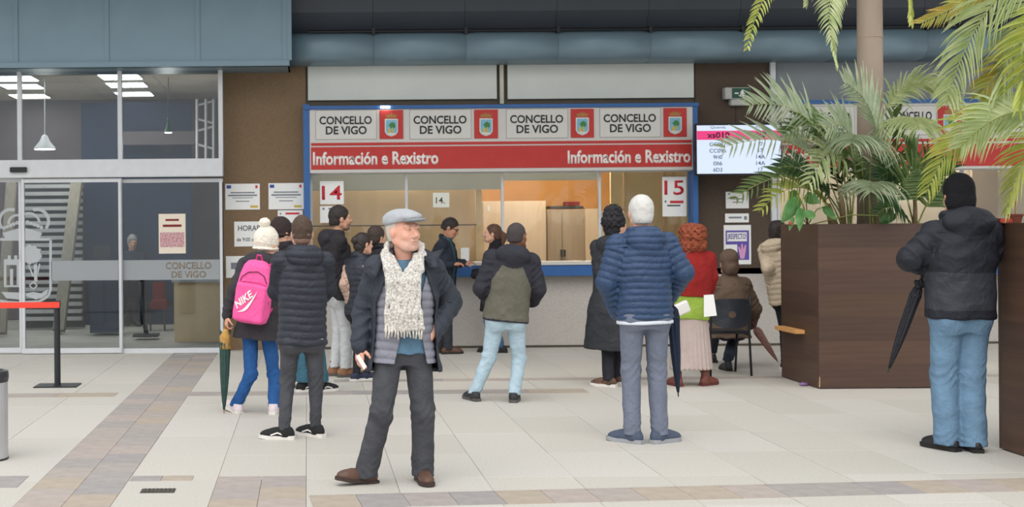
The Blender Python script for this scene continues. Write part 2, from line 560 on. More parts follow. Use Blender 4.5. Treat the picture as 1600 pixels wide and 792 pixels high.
px_box('downpipe', (781, 85, 787, 162), YW - .05, .05, mat('pipe paint', (186, 184, 168), .5, .05), e)
# right bay
st(px_box('trim_2', (1205, 90, 1213, 345), YW - .05, .3, m_alu))
st(px_box('wall_far_right', (1213, 88, 2000, 158), YW, .3, mat('grey bay panel', (122, 128, 132), .6, .05, 4)))
# overhead slab of the storey above
st(bx('ceiling_soffit', -12, 26, 13.6, 23, 5.25, 5.6, mat('soffit concrete', (92, 94, 96), .8, .1, 3)))
st(bx('wall_office_back', W(478, 300, 19.6).x, 14, 19.6, 19.8, 0, 3.4, mat('office wall', (214, 204, 186), .8, .03, 4)))
st(bx('ceiling_office', W(478, 300, YW).x, 14, YW + .28, 19.8, 3.02, 3.12, m_white))
st(bx('wall_office_side', W(474, 300, YW).x, W(480, 300, YW).x, YW + .28, 19.7, 0, 3.1, m_white))
for xx in (1.2, 3.4, 6.2, 8.6):  # unseen glowing panels, added to brighten the office behind the glass
    e = empty('office_fill_panel', (xx, 18.0, 2.98), 'unseen added light panel over the counter at %s' % {1.2: 'window fourteen', 3.4: 'window fifteen', 6.2: 'the dark planter', 8.6: 'the picture edge'}[xx], 'ceiling light', 'added office light panels')
    bx('frame', xx - .62, xx + .62, 17.7, 18.3, 2.99, 3.02, m_alu, e)
    bx('diffuser', xx - .58, xx + .58, 17.74, 18.26, 2.98, 2.99, m_fill, e)

# ---- canopy (left) and round beam (right)
m_can = mat('blue grey sheet metal', (112, 134, 146), .38, .05, 2.5, metal=.15)
m_can2 = mat('dark slate sheet metal', (60, 66, 74), .5, .06, 2.5)
zb = W(226, 105, 16.1).z
xe = W(452, 60, 16.1).x
can = empty('roof_canopy', (-3, 16.1, zb), kind='structure')
bx('ledge', -10, xe, 16.06, 16.16, zb, zb + .07, m_can, can, .006)
bx('soffit', -10, xe, 16.1, 16.85, zb, zb + .02, m_can, can)
seams = [-10] + [W(x, 60, 16.1).x for x in (-400, -257, -116, 25, 167, 309, 445)] + [xe]
for a, b in zip(seams, seams[1:]):
    bx('panel', a + .005, b - .005, 16.1, 16.14, zb + .07, 4.95, m_can, can, .004)
    bx('seam_fold', b - .03, b + .03, 16.085, 16.105, zb + .07, 4.95, m_can, can, .003)
bx('end_panel', xe - .02, xe, 16.14, 16.85, zb, 4.95, m_can, can)
bx('backing', -10, xe - .03, 16.15, 16.3, zb + .03, 5.2, m_can2, can)
zl, zm = W(800, 95, 16.35).z, W(800, 46, 16.35).z
xb = W(470, 70, 16.35).x
beam_e = empty('trim_3', (4, 16.3, zl), kind='structure')
def arc_prof(n=10):
    p = []
    for i in range(n + 1):
        a = math.radians(-90 + 165 * i / n)
        cs, sn = math.cos(a), math.sin(a)
        p.append((16.7 - .36 * abs(cs) ** .35, (zl + zm) / 2 + (zm - zl) / 2 * (abs(sn) ** .8) * (1 if sn > 0 else -1)))
    return p
step = 1.18
x = xb - .25
k = 0
m_clip = mat('black clip', (20, 22, 25), .5, .1)
while x < 13:
    MB().prof(arc_prof() + [(16.95, zm), (16.95, zl)], x + .002, min(x + step, 13) - .002).build('gutter_panel', m_can, beam_e, True)
    MB().prof([(16.6, zm - .01), (16.42, zm + .25), (16.38, zm + .6), (16.42, 5.2), (16.95, 5.2), (16.95, zm - .01)], x + .002, x + step - .002).build('upper_panel', m_can2, beam_e)
    bx('cable_clip', x + step - .02, x + step + .02, 16.34, 16.4, zm - .05, zm + .03, m_clip, beam_e)
    x += step
MB().tube([(xb + .1, 16.36, zm - .005), (13, 16.36, zm - .005)], .018, 6).build('cable', m_clip, beam_e)

# ---- counter window with fascia sign
YS = 16.6
sg = empty('fascia_sign', W(785, 268, YS), 'long white and red municipal fascia sign in a blue frame above the counter', 'sign')
px_box('board', (484, 169, 1083, 268), YS, .18, m_white, sg, .004)
px_box('blue_frame_top', (476, 163, 1092, 168.5), YS - .02, .2, m_blue, sg)
xs_ = [(496, 587, 593, 630, 172), (643, 735, 741, 778, 171.2), (794, 886, 892, 928, 170), (940, 1031, 1037, 1073, 168.6)]
m_txt = mat('sign black', (40, 48, 48), .6, .05)
m_line = mat('thin grey line', (140, 142, 140), .6, .05)
m_bluec = mat('crest blue', (120, 170, 190), .6, .1)
m_greenc = mat('crest green', (58, 120, 66), .6, .1)
m_yel = mat('crest gold', (196, 170, 70), .6, .1)
m_pale = mat('crest silver', (205, 208, 205), .6, .05)
def shield(cx, cy, w, h):
    return [(cx - w, cy - h), (cx + w, cy - h), (cx + w, cy + h * .45), (cx + w * .7, cy + h * .8), (cx, cy + h), (cx - w * .7, cy + h * .8), (cx - w, cy + h * .45)]
def poly(name, pts, Y, m, parent, d=.003):
    return MB().prism([(lambda q: (q.x, q.z))(W(a, b, Y)) for a, b in pts], Y, Y + d).build(name, m, parent)
def crest(x0, x1, y0, Y, parent):
    cx = (x0 + x1) / 2
    pn = px_box('crest_panel', (x0, y0, x1, y0 + 45), Y - .012, .012, m_red, parent)
    poly('shield_border', shield(cx, y0 + 27.5, 10.2, 13.8), Y - .016, m_pale, pn)
    poly('shield', shield(cx, y0 + 27.5, 8.6, 12), Y - .019, m_bluec, pn)
    poly('tree', [(cx + 1.5 + 4.8 * (1 + .2 * math.sin(i * 2.3)) * math.cos(i * .524), y0 + 24 + 5 * math.sin(i * .524)) for i in range(12)], Y - .022, m_greenc, pn)
    poly('trunk', [(cx + .6, y0 + 27), (cx + 2.4, y0 + 27), (cx + 2.8, y0 + 36), (cx + .2, y0 + 36)], Y - .0235, m_yel, pn)
    poly('tower', [(cx - 5, y0 + 29), (cx - 1, y0 + 29), (cx - 1, y0 + 35.5), (cx - 5, y0 + 35.5)], Y - .022, m_yel, pn)
    poly('waves', [(cx - 7, y0 + 35.5), (cx + 7, y0 + 35.5), (cx + 4, y0 + 38), (cx, y0 + 39), (cx - 4, y0 + 38)], Y - .0225, m_pale, pn)
    cr = [(cx - 8, y0 + 12.4), (cx - 9.5, y0 + 7), (cx - 6, y0 + 8.5), (cx - 4.5, y0 + 5), (cx - 2, y0 + 7.5), (cx, y0 + 3.6), (cx + 2, y0 + 7.5), (cx + 4.5, y0 + 5), (cx + 6, y0 + 8.5), (cx + 9.5, y0 + 7), (cx + 8, y0 + 12.4)]
    poly('crown', cr, Y - .016, mat('crest crown', (160, 110, 62), .6, .15, 80), pn)
def plaque(a, b, y0, Y, parent):
    p = px_box('plaque', (a - 3, y0, b + 1.5, y0 + 46), Y - .006, .006, m_line, parent)
    px_box('plaque_face', (a - 2.3, y0 + .7, b + .8, y0 + 45.3), Y - .008, .003, mat('plaque face', (201, 199, 194), .6, .02), p)
    w = b - a
    text('lettering', 'CONCELLO', (a + 3, y0 + 9.5, b - 6, y0 + 22.3), Y - .009, m_txt, p, .024)
    text('lettering', 'DE VIGO', (a + 13, y0 + 25, b - 14, y0 + 38), Y - .009, m_txt, p, .024)
for a, b, c, d, y0 in xs_:
    plaque(a, b, y0, YS, sg)
    crest(c, d, y0, YS, sg)
px_box('red_line', (486, 221, 1081, 225.4), YS - .006, .006, m_red, sg)
px_box('red_strip', (486, 227.6, 1081, 262.6), YS - .008, .008, m_red, sg)
m_wtxt = mat('white lettering', (232, 226, 222), .6, .02)
text('lettering', 'Información e Rexistro', (489, 236.5, 685, 257.5), YS - .008, m_wtxt, sg, .03)
text('lettering', 'Información e Rexistro', (887, 234, 1079, 255), YS - .008, m_wtxt, sg, .03)
e = tag(px_box('sign_lamp', (595, 165.6, 609, 169), YS - .05, .05, m_lamp), 'small lit lamp on top of the fascia sign', 'lamp')

wf = empty('window_3', W(785, 412, YW), kind='structure')
px_box('blue_post', (475, 163, 485, 548), YS, .25, m_blue, wf)
px_box('blue_post', (1083, 163, 1091, 430), YS, .25, m_blue, wf)
px_box('head_rail', (485, 264, 1083, 270), YW - .1, .12, m_alu, wf)
m_wglass = glass_mat('counter glass', (244, 245, 242), 1.42)
for xx in (486.5, 635.5, 785.5, 937.5, 1081):
    bar('mullion', (xx - 2, 266, xx + 2, 414), YW - .02, .05, wf)
for a, b in ((488, 634), (637, 784), (787, 936), (939, 1080)):
    px_box('pane', (a, 268, b, 352 if b < 700 else 411), YW, .008, m_wglass, wf)
    if b < 700:
        px_box('pane', (a, 353, b, 411), YW + .004, .008, m_wglass, wf)
px_box('pane_joint', (488, 351.4, 745, 353), YW - .004, .02, m_dkgrey, wf)
ct = empty('service_counter', W(785, 430, 16.6), 'blue fronted service counter with white top along the granite wall', 'counter')
px_box('counter_front', (486, 414, 1083, 432), 16.6, .06, m_blue, ct, .004)
x0, x1, z0, z1 = RC(486, 410, 1083, 414, 16.6)
bx('counter_top', x0, x1, 16.58, 17.3, z0 - .005, z0 + .03, m_white, ct, .004)
# office fittings behind the glass
m_tan = mat('tan partition board', (208, 180, 146), .6, .08, 5, stretch=(1, 1, .2))
m_or = mat('orange brown wall', (174, 122, 68), .7, .1, 3)
m_bei = mat('beige cabinet', (192, 170, 148), .6, .05, 5, stretch=(3, 3, .3))
m_cab = mat('taupe cabinet', (158, 140, 122), .6, .06, 6, stretch=(3, 3, .3))
m_cream = mat('cream partition', (216, 196, 160), .7, .05, 4)
def tpx(name, r, Y, d, m, label, cat):
    return tag(px_box(name, r, Y, d, m, None, .004), label, cat)
tpx('wood_partition', (480, 296, 744, 534), 17.6, .05, m_tan, 'tan wooden partition behind counter window fourteen', 'partition')
tpx('blind_box', (482, 262, 782, 297), 17.3, .08, m_opal, 'pale roller blind box behind the left counter panes', 'blind')
tpx('blind_box', (788, 262, 934, 281.5), 17.2, .08, m_opal, 'pale roller blind box above the taupe cabinet', 'blind')
tpx('wood_post', (744, 285, 754, 534), 17.4, .06, mat('pale post', (214, 190, 156), .6, .05), 'pale wooden post beside the tan partition', 'post')
tpx('wall_panel', (748, 262, 960, 330), 19.3, .05, m_or, 'orange brown wall panel above the office cabinets', 'panel')
e = empty('office_cupboard', W(800, 420, 18.6), 'plain beige cupboard standing behind the middle counter window', 'cupboard')
px_box('body', (754, 314, 854, 524), 18.6, .45, m_bei, e, .004)
px_box('door', (756, 316, 853, 520), 18.58, .02, m_bei, e, .003)
px_box('lock', (762, 322, 765, 330), 18.57, .02, m_alu, e)
e = empty('filing_cabinet', W(895, 420, 18.9), 'taupe two door cabinet between the beige units in the office', 'cabinet')
px_box('body', (855, 327, 914, 521), 18.9, .5, m_cab, e)
px_box('door', (856, 333, 878, 468), 18.88, .02, m_cab, e, .003)
px_box('door', (879, 333, 913, 468), 18.88, .02, m_cab, e, .003)
for xx in (876, 881):
    px_box('handle', (xx, 390, xx + 3, 401), 18.85, .03, m_dkgrey, e)
tpx('paper_pile', (857, 322, 912, 326), 18.95, .3, m_dkgrey, 'dark folders laid on top of the taupe cabinet', 'folders')
tpx('red_box', (884, 315, 906, 321.5), 19.0, .2, m_dred, 'small red bundle on top of the taupe cabinet', 'box')
tpx('tall_unit', (915.5, 326, 940, 521), 18.8, .5, m_bei, 'narrow beige unit right of the taupe cabinet', 'cabinet')
tpx('cream_partition', (955, 262, 1086, 532), 17.8, .05, m_cream, 'cream partition behind counter window fifteen', 'partition')
for xx in (975, 1036, 1052):
    px_box('batten', (xx, 262, xx + 4, 415), 17.77, .03, m_tan, bpy.data.objects['cream_partition'])
# notices
def notice(name, r, Y, label, rows=(), m=None, cat='notice', d=.004):
    e = empty(name, W((r[0] + r[2]) / 2, r[3], Y), label, cat)
    px_box('sheet', r, Y, d, m or m_paper, e)
    if rows:
        lines_of_print(r, Y, mat('grey print', (120, 124, 134), .7, .05), e, rows)
    return e
m_num = mat('number red', (196, 40, 54), .6, .05)
n = notice('number_sheet', (500, 283, 537, 319), YW - .03, 'white sheet with red number fourteen on the left pane')
text('number', '14', (503, 290, 534, 312), YW - .03, m_num, n, .01)
notice('notice_sheet', (500, 322, 537, 348), YW - .03, 'white notice under the red number fourteen sheet', [(.1, .2, .1, .12), (.35, .85, .1, .1)])
n = notice('number_card', (676.5, 301, 702, 324), YW - .03, 'small pale card with the number fourteen in dark print', m=mat('pale card', (214, 216, 206), .8, .02))
text('number', '14.', (681, 308, 695, 318), YW - .03, mat('brown print', (96, 80, 66), .7, .05), n, .01)
n = notice('number_sheet', (1035, 276, 1072.5, 338), YW - .03, 'white sheet with red number fifteen on the right pane')
text('number', '15', (1038, 282, 1068.5, 304.5), YW - .03, m_num, n, .01)
px_box('red_bar', (1047, 313.5, 1068, 317.5), YW - .032, .002, m_num, n)
lines_of_print((1035, 276, 1072.5, 338), YW - .03, m_txt, n, [(.1, .16, .6, .05), (.2, .75, .71, .035)])
m_eu = mat('notice blue', (52, 74, 150), .6, .05)
info = [(.15, .85, .32, .05), (.08, .92, .42, .06), (.2, .8, .53, .03), (.3, .7, .66, .035)]
for a, b, lb in (((352, 287), (406, 327.5), 'white grant notice with blue flag nearest the entrance glass'), ((419.5, 286), (474.5, 327), 'white grant notice with blue flag beside the blue post')):
    n = notice('grant_notice', (*a, *b), YW - .012, lb, info)
    px_box('flag', (a[0] + 2, a[1] + 2.5, a[0] + 9, a[1] + 7.5), YW - .014, .002, m_eu, n)
    px_box('yellow_mark', (b[0] - 15, b[1] - 6.5, b[0] - 3, b[1] - 3), YW - .014, .002, m_yel, n)
    px_box('red_mark', (b[0] - 7, a[1] + 2.5, b[0] - 3.5, a[1] + 7), YW - .014, .002, m_num, n)
n = notice('opening_hours', (366, 346, 420, 385), YW - .012, 'white opening hours sheet behind the cream bobble hat', )
text('lettering', 'HORARIO', (372, 352, 418, 360.5), YW - .012, m_txt, n, .01)
text('lettering', 'de 9:00 a 14:00', (370, 371, 414, 377), YW - .012, m_txt, n, .006)
n = notice('red_header_notice', (434, 328.5, 473, 348), YW - .012, 'white notice with red heading low beside the blue post', [(.08, .14, .2, .15)])
px_box('red_bar', (446, 332, 468, 335), YW - .014, .002, m_num, n)
n = notice('leaflet', (353, 400, 392, 434), YW - .012, 'white leaflet low on the brown wall by the entrance', [(.2, .5, .3, .3)])
notice('small_notice', (1134, 299.5, 1170, 325.5), YW - .012, 'small white notice highest on the dark brown wall', [(.1, .18, .08, .1), (.2, .8, .4, .06), (.3, .7, .6, .06)])
notice('small_notice', (1133, 333.5, 1170, 347.5), YW - .012, 'narrow white strip notice on the dark brown wall', [(.15, .7, .35, .2), (.8, .92, .3, .4)])
n = notice('respect_poster', (1131, 351.5, 1173.5, 413), YW - .012, 'white poster with purple picture on the dark brown wall')
m_pur = mat('poster purple', (92, 78, 158), .7, .06)
px_box('picture', (1134, 360, 1170.5, 406), YW - .014, .003, m_pur, n)
px_box('speech_box', (1136, 363, 1167, 377), YW - .016, .003, m_paper, n)
text('lettering', '¡RESPECTO!', (1137, 365, 1166, 375.5), YW - .017, m_pur, n, .01)
px_box('text_box', (1134, 382, 1152, 395), YW - .016, .003, m_paper, n)
poly('raised_hand', [(1157, 404), (1155, 394), (1153, 386), (1155, 385), (1158, 391), (1158, 381), (1160.5, 381), (1161.5, 390), (1164, 382), (1166, 383), (1165, 393), (1163, 404)], YW - .016, mat('poster pink', (206, 150, 186), .7, .05), n)
# exit sign
e = empty('exit_sign', W(1153, 166, YW - .15), 'white emergency exit light box with green running figure', 'exit sign')
px_box('housing', (1133, 136.5, 1172.5, 154.5), YW - .12, .12, m_ltgrey, e, .008)
px_box('face', (1144, 137.5, 1172, 153), YW - .126, .008, mat('exit green', (24, 74, 56), .5, .05), e)
poly('running_figure', [(1159, 141), (1161, 139.5), (1162.5, 141), (1161.5, 143.5), (1164.5, 146), (1161.5, 147), (1163.5, 151), (1161, 151.5), (1159.5, 148), (1156, 151), (1155, 149.5), (1158, 146), (1156.5, 144.5)], YW - .13, m_paper, e)
px_box('arrow', (1148, 144.5, 1154, 146.5), YW - .13, .004, m_paper, e)
px_box('battery_box', (1142, 155, 1166, 164.5), YW - .1, .1, m_ltgrey, e, .008)
px_box('cable', (1150, 164, 1151, 194), YW - .01, .01, m_dkgrey, e)
# queue monitor
YM = 16.3
e = empty('queue_monitor', W(1154, 272, YM), 'wall screen listing queue tickets beside the counter window', 'monitor')
px_box('casing', (1087, 192.5, 1222, 274), YM, .08, mat('monitor black', (16, 18, 24), .4, .05), e, .01)
px_box('wall_bracket', (1140, 215, 1170, 250), YM + .08, .4, m_dkgrey, e)
m_scr = mat('screen white', (200, 212, 232), .3, 0, emis=(196, 210, 236), estr=.38)
m_pink = mat('screen pink', (225, 60, 125), .3, 0, emis=(222, 50, 118), estr=.3)
s_ = px_box('screen', (1089, 195.5, 1220, 271), YM - .004, .006, m_scr, e)
px_box('highlight_row', (1089, 204, 1220, 218), YM - .006, .003, m_pink, s_)
m_st = mat('screen text', (84, 104, 116), .4, .02)
m_sk = mat('screen black text', (44, 16, 34), .4, .02)
text('ticket', 'xs010', (1105, 206.5, 1140, 215.5), YM - .006, m_sk, s_, .02)
text('desk_number', '20', (1183, 205.5, 1198, 214.5), YM - .006, m_sk, s_, .02)
text('heading', 'Quenda', (1110, 197, 1134, 201.5), YM - .004, m_st, s_, .0)
text('heading', 'Posto', (1181, 196, 1198, 200.5), YM - .004, m_st, s_, .0)
for i, (a, b) in enumerate((('CC097', '17'), ('CC096', '17'), ('9H0', '14A'), ('0I6', '14A'), ('6D3', '17'))):
    y0 = 222.5 + i * 9.9
    w = 26 if i < 2 else 14
    text('ticket', a, (1121.5 - w / 2, y0, 1121.5 + w / 2, y0 + 6.2), YM - .004, m_st, s_, .008)
    w = 14 if 'A' in b else 7
    text('desk_number', b, (1188.5 - w / 2, y0 - .6, 1188.5 + w / 2, y0 + 5.6), YM - .004, m_st, s_, .008)
# second counter bay (right)
sg2 = empty('fascia_sign', W(1420, 262, YS), 'white and red fascia sign half hidden behind the palm leaves', 'sign')
px_box('board', (1222, 160, 1840, 263), YS, .18, m_white, sg2)
px_box('blue_frame_top', (1214, 154, 1850, 160), YS - .02, .2, m_blue, sg2)
px_box('red_strip', (1224, 224, 1838, 259), YS - .008, .008, m_red, sg2)
px_box('red_line', (1224, 216, 1838, 220.5), YS - .006, .006, m_red, sg2)
text('lettering', 'Información e Rexistro', (1225, 232, 1420, 253), YS - .008, m_wtxt, sg2, .018)
for a, b, c, d, y0 in ((1240, 1334, 1341, 1378, 166), (1388, 1462, 1466, 1503, 165), (1516, 1600, 1606, 1643, 164)):
    plaque(a, b, y0, YS, sg2); crest(c, d, y0, YS, sg2)
wf2 = empty('window_4', W(1420, 412, YW), kind='structure')
px_box('head_rail', (1215, 259, 1850, 265), YW - .1, .12, m_alu, wf2)
for xx in (1217, 1362, 1505, 1650, 1795):
    bar('mullion', (xx - 2, 260, xx + 2, 412), YW - .02, .05, wf2)
for a in (1219, 1364, 1507, 1652):
    px_box('pane', (a, 262, a + 141, 410), YW, .008, m_wglass, wf2)
tpx('cream_partition', (1210, 258, 1850, 524), 18.2, .05, mat('pale grey beige wall', (196, 184, 168), .7, .04, 4), 'pale beige partition behind the right counter bay', 'partition')
tpx('door_panel', (1520, 262, 1560, 524), 18.1, .05, m_cab, 'narrow taupe door panel behind the person in the black beanie', 'panel')
ct = empty('service_counter', W(1420, 430, 16.5), 'blue fronted counter hidden behind the dark planters', 'counter')
px_box('counter_front', (1217, 411, 1850, 429), 16.5, .06, m_blue, ct)
x0, x1, z0, z1 = RC(1217, 405, 1850, 411, 16.5)
bx('counter_top', x0, x1, 16.48, 17.3, z0 - .005, z0 + .03, m_white, ct)

# ---- belt stanchion
p = G(90, 603)
e = empty('belt_stanchion', p, 'black belt barrier post with red belt in front of the glass doors', 'barrier post')
m_blk = mat('satin black metal', (34, 36, 40), .45, .1, 20)
bx('base', p.x - .22, p.x + .22, p.y - .16, p.y + .16, 0, .012, m_blk, e, .004)
MB().lathe(p, [(.032, .01), (.032, .80), (.036, .80), (.036, .87), (.03, .875)], 20).build('pole', m_blk, e, False)
zb_ = p.z + .805
bx('belt_clip', p.x - .03, p.x + .035, p.y - .045, p.y + .01, zb_ - .005, zb_ + .068, m_blk, e)
MB().box(p.x - 3.2, p.x + .035, p.y - .047, p.y - .044, zb_, zb_ + .06).build('belt', mat('red webbing', (226, 66, 50), .7, .05, 40), e)
# ---- bin
p = Vector((-2.268, 9.0, 0))
e = empty('litter_bin', p, 'silver cylindrical litter bin with black bag at the picture edge', 'bin')
MB().lathe(p, [(.15, .012), (.15, .55), (.145, .553)], 32).build('drum', mat('brushed steel', (196, 197, 200), .35, .06, 6, metal=.7), e, False)
MB().lathe(p, [(.152, 0), (.152, .014)], 32).build('foot_ring', m_blk, e)
MB().lathe(p, [(.153, .545), (.158, .58), (.154, .62), (.13, .625), (.12, .6)], 32).build('bag_rim', mat('black bag', (48, 50, 54), .35, .2, 30, .4, 40), e)
# ================================================================== FIGURES: signed-distance modelling
A3 = lambda v: np.array(v, dtype=np.float64)
def nrm(v): return v / (np.linalg.norm(v) + 1e-12)
def rotm(yaw=0, pitch=0, roll=0):
    """columns = local x(right), y(forward), z(up); yaw CCW from above, pitch>0 looks up, roll>0 leans to own right"""
    m = Matrix.Rotation(math.radians(yaw), 3, 'Z') @ Matrix.Rotation(math.radians(pitch), 3, 'X') @ Matrix.Rotation(math.radians(roll), 3, 'Y')
    return np.array(m)
def smin(a, b, k):
    h = np.maximum(k - np.abs(a - b), 0) / k
    return np.minimum(a, b) - h * h * k * .25
def cap(a, b, ra, rb=None):
    a, b = A3(a), A3(b); rb = ra if rb is None else rb
    ab = b - a; l2 = float(ab @ ab) + 1e-12; r = max(ra, rb)
    def f(X, Y, Z):
        x, y, z = X - a[0], Y - a[1], Z - a[2]
        t = np.clip((x * ab[0] + y * ab[1] + z * ab[2]) / l2, 0, 1)
        return np.sqrt((x - t * ab[0]) ** 2 + (y - t * ab[1]) ** 2 + (z - t * ab[2]) ** 2) - (ra + t * (rb - ra))
    return f, np.minimum(a, b) - r, np.maximum(a, b) + r
def loc(X, Y, Z, o, R):
    x, y, z = X - o[0], Y - o[1], Z - o[2]
    return (x * R[0, 0] + y * R[1, 0] + z * R[2, 0], x * R[0, 1] + y * R[1, 1] + z * R[2, 1], x * R[0, 2] + y * R[1, 2] + z * R[2, 2])
def ell(c, r, o=(0, 0, 0), R=None):
    R = np.eye(3) if R is None else R
    c = A3(o) + R @ A3(c); rm = max(r)
    def f(X, Y, Z):
        x, y, z = loc(X, Y, Z, c, R)
        k0 = np.sqrt((x / r[0]) ** 2 + (y / r[1]) ** 2 + (z / r[2]) ** 2)
        k1 = np.sqrt((x / r[0] ** 2) ** 2 + (y / r[1] ** 2) ** 2 + (z / r[2] ** 2) ** 2) + 1e-6
        return k0 * (k0 - 1) / k1
    return f, c - rm, c + rm
def hcap(a, b, ra, rb, o, R):
    return cap(A3(o) + R @ A3(a), A3(o) + R @ A3(b), ra, rb)
def rbox(c, h, rad, o=(0, 0, 0), R=None):
    R = np.eye(3) if R is None else R
    c = A3(o) + R @ A3(c); hh = A3(h); e = np.abs(R) @ hh
    def f(X, Y, Z):
        x, y, z = loc(X, Y, Z, c, R)
        qx, qy, qz = np.abs(x) - h[0] + rad, np.abs(y) - h[1] + rad, np.abs(z) - h[2] + rad
        return np.sqrt(np.maximum(qx, 0) ** 2 + np.maximum(qy, 0) ** 2 + np.maximum(qz, 0) ** 2) + np.minimum(np.maximum(qx, np.maximum(qy, qz)), 0) - rad
    return f, c - e, c + e
def loft(o, R, t, a, b, cy=None, n=2.3, capr=0.0):
    """stack of ellipses along local z of frame (o,R)"""
    o = A3(o); t, a, b = A3(t), A3(a), A3(b); cy = A3(cy) if cy is not None else np.zeros(len(t))
    cs = np.array([o + R @ A3((sx * max(a), sy * (max(b) + max(abs(cy))), z)) for sx in (-1, 1) for sy in (-1, 1) for z in (t[0], t[-1])])
    def f(X, Y, Z):
        x, y, z = loc(X, Y, Z, o, R)
        zz = np.clip(z, t[0], t[-1])
        aa, bb = np.interp(zz, t, a), np.interp(zz, t, b)
        y = y - np.interp(zz, t, cy)
        r = (np.abs(x / aa) ** n + np.abs(y / bb) ** n) ** (1 / n)
        rr = np.sqrt(x * x + y * y) + 1e-6
        d = (rr - rr / np.maximum(r, 1e-4))
        d = np.where(r < .3, -np.minimum(aa, bb) * .7, d)
        return np.maximum(d, np.maximum(t[0] - z, z - t[-1]))
    return f, cs.min(0), cs.max(0)
def sinnoise(p, sc, seed=0):
    q = p * sc + seed * 1.7
    return (np.sin(q[:, 0] * 1.3 + 1.7 * np.sin(q[:, 1] * .9 + q[:, 2])) + np.sin(q[:, 1] * 1.7 + 1.5 * np.sin(q[:, 2] * 1.1 + q[:, 0] * .7)) + np.sin(q[:, 2] * 1.5 + 1.6 * np.sin(q[:, 0] * 1.2 - q[:, 1]))) / 3
class Field:
    def __init__(s, vox, zfine=None):
        s.v, s.ops, s.zf = vox, [], zfine
        s.post = []
    def add(s, prim, k=.02): s.ops.append((prim, k, 1)); return s
    def sub(s, prim, k=.01): s.ops.append((prim, k, -1)); return s
    def disp(s, fn): s.post.append(('d', fn)); return s
    def cut(s, fn): s.post.append(('c', fn)); return s
    def shell(s, th): s.post.append(('s', th)); return s
    def solve(s):
        adds = [p for p, k, sg in s.ops if sg > 0]
        lo = np.min([p[1] for p in adds], 0) - .03; hi = np.max([p[2] for p in adds], 0) + .03
        v = s.v
        xs, ys = np.arange(lo[0], hi[0] + v, v), np.arange(lo[1], hi[1] + v, v)
        if s.zf:
            zs = [lo[2]]
            while zs[-1] < hi[2]:
                z = zs[-1]
                zs.append(z + (v if any(a - .02 < z < b for a, b in s.zf) else v * 2.2))
            zs = np.array(zs)
        else:
            zs = np.arange(lo[2], hi[2] + v, v)
        X, Y, Z = xs[:, None, None], ys[None, :, None], zs[None, None, :]
        Fd = np.full((len(xs), len(ys), len(zs)), .25)
        for (f, l, h), k, sg in s.ops:
            m = k + 3.2 * v + .012
            i0, i1 = np.searchsorted(xs, (l[0] - m, h[0] + m)); j0, j1 = np.searchsorted(ys, (l[1] - m, h[1] + m)); k0, k1 = np.searchsorted(zs, (l[2] - m, h[2] + m))
            if i1 <= i0 or j1 <= j0 or k1 <= k0: continue
            d = f(X[i0:i1], Y[:, j0:j1], Z[:, :, k0:k1])
            B = Fd[i0:i1, j0:j1, k0:k1]
            Fd[i0:i1, j0:j1, k0:k1] = smin(B, d, k) if sg > 0 else -smin(-B, d, k)
        for op, a in s.post:
            msk = np.abs(Fd) < (.06 if op != 's' else 9)
            if op == 's':
                Fd = np.maximum(Fd, -(Fd + a)); continue
            ix = np.nonzero(msk if op == 'd' else Fd < .06)
            pts = np.stack((xs[ix[0]], ys[ix[1]], zs[ix[2]]), 1)
            if op == 'd': Fd[ix] += a(pts)
            else: Fd[ix] = np.maximum(Fd[ix], a(pts))
        Fd[0], Fd[-1], Fd[:, 0], Fd[:, -1], Fd[:, :, 0], Fd[:, :, -1] = .1, .1, .1, .1, .1, .1
        return nets(Fd, xs, ys, zs)
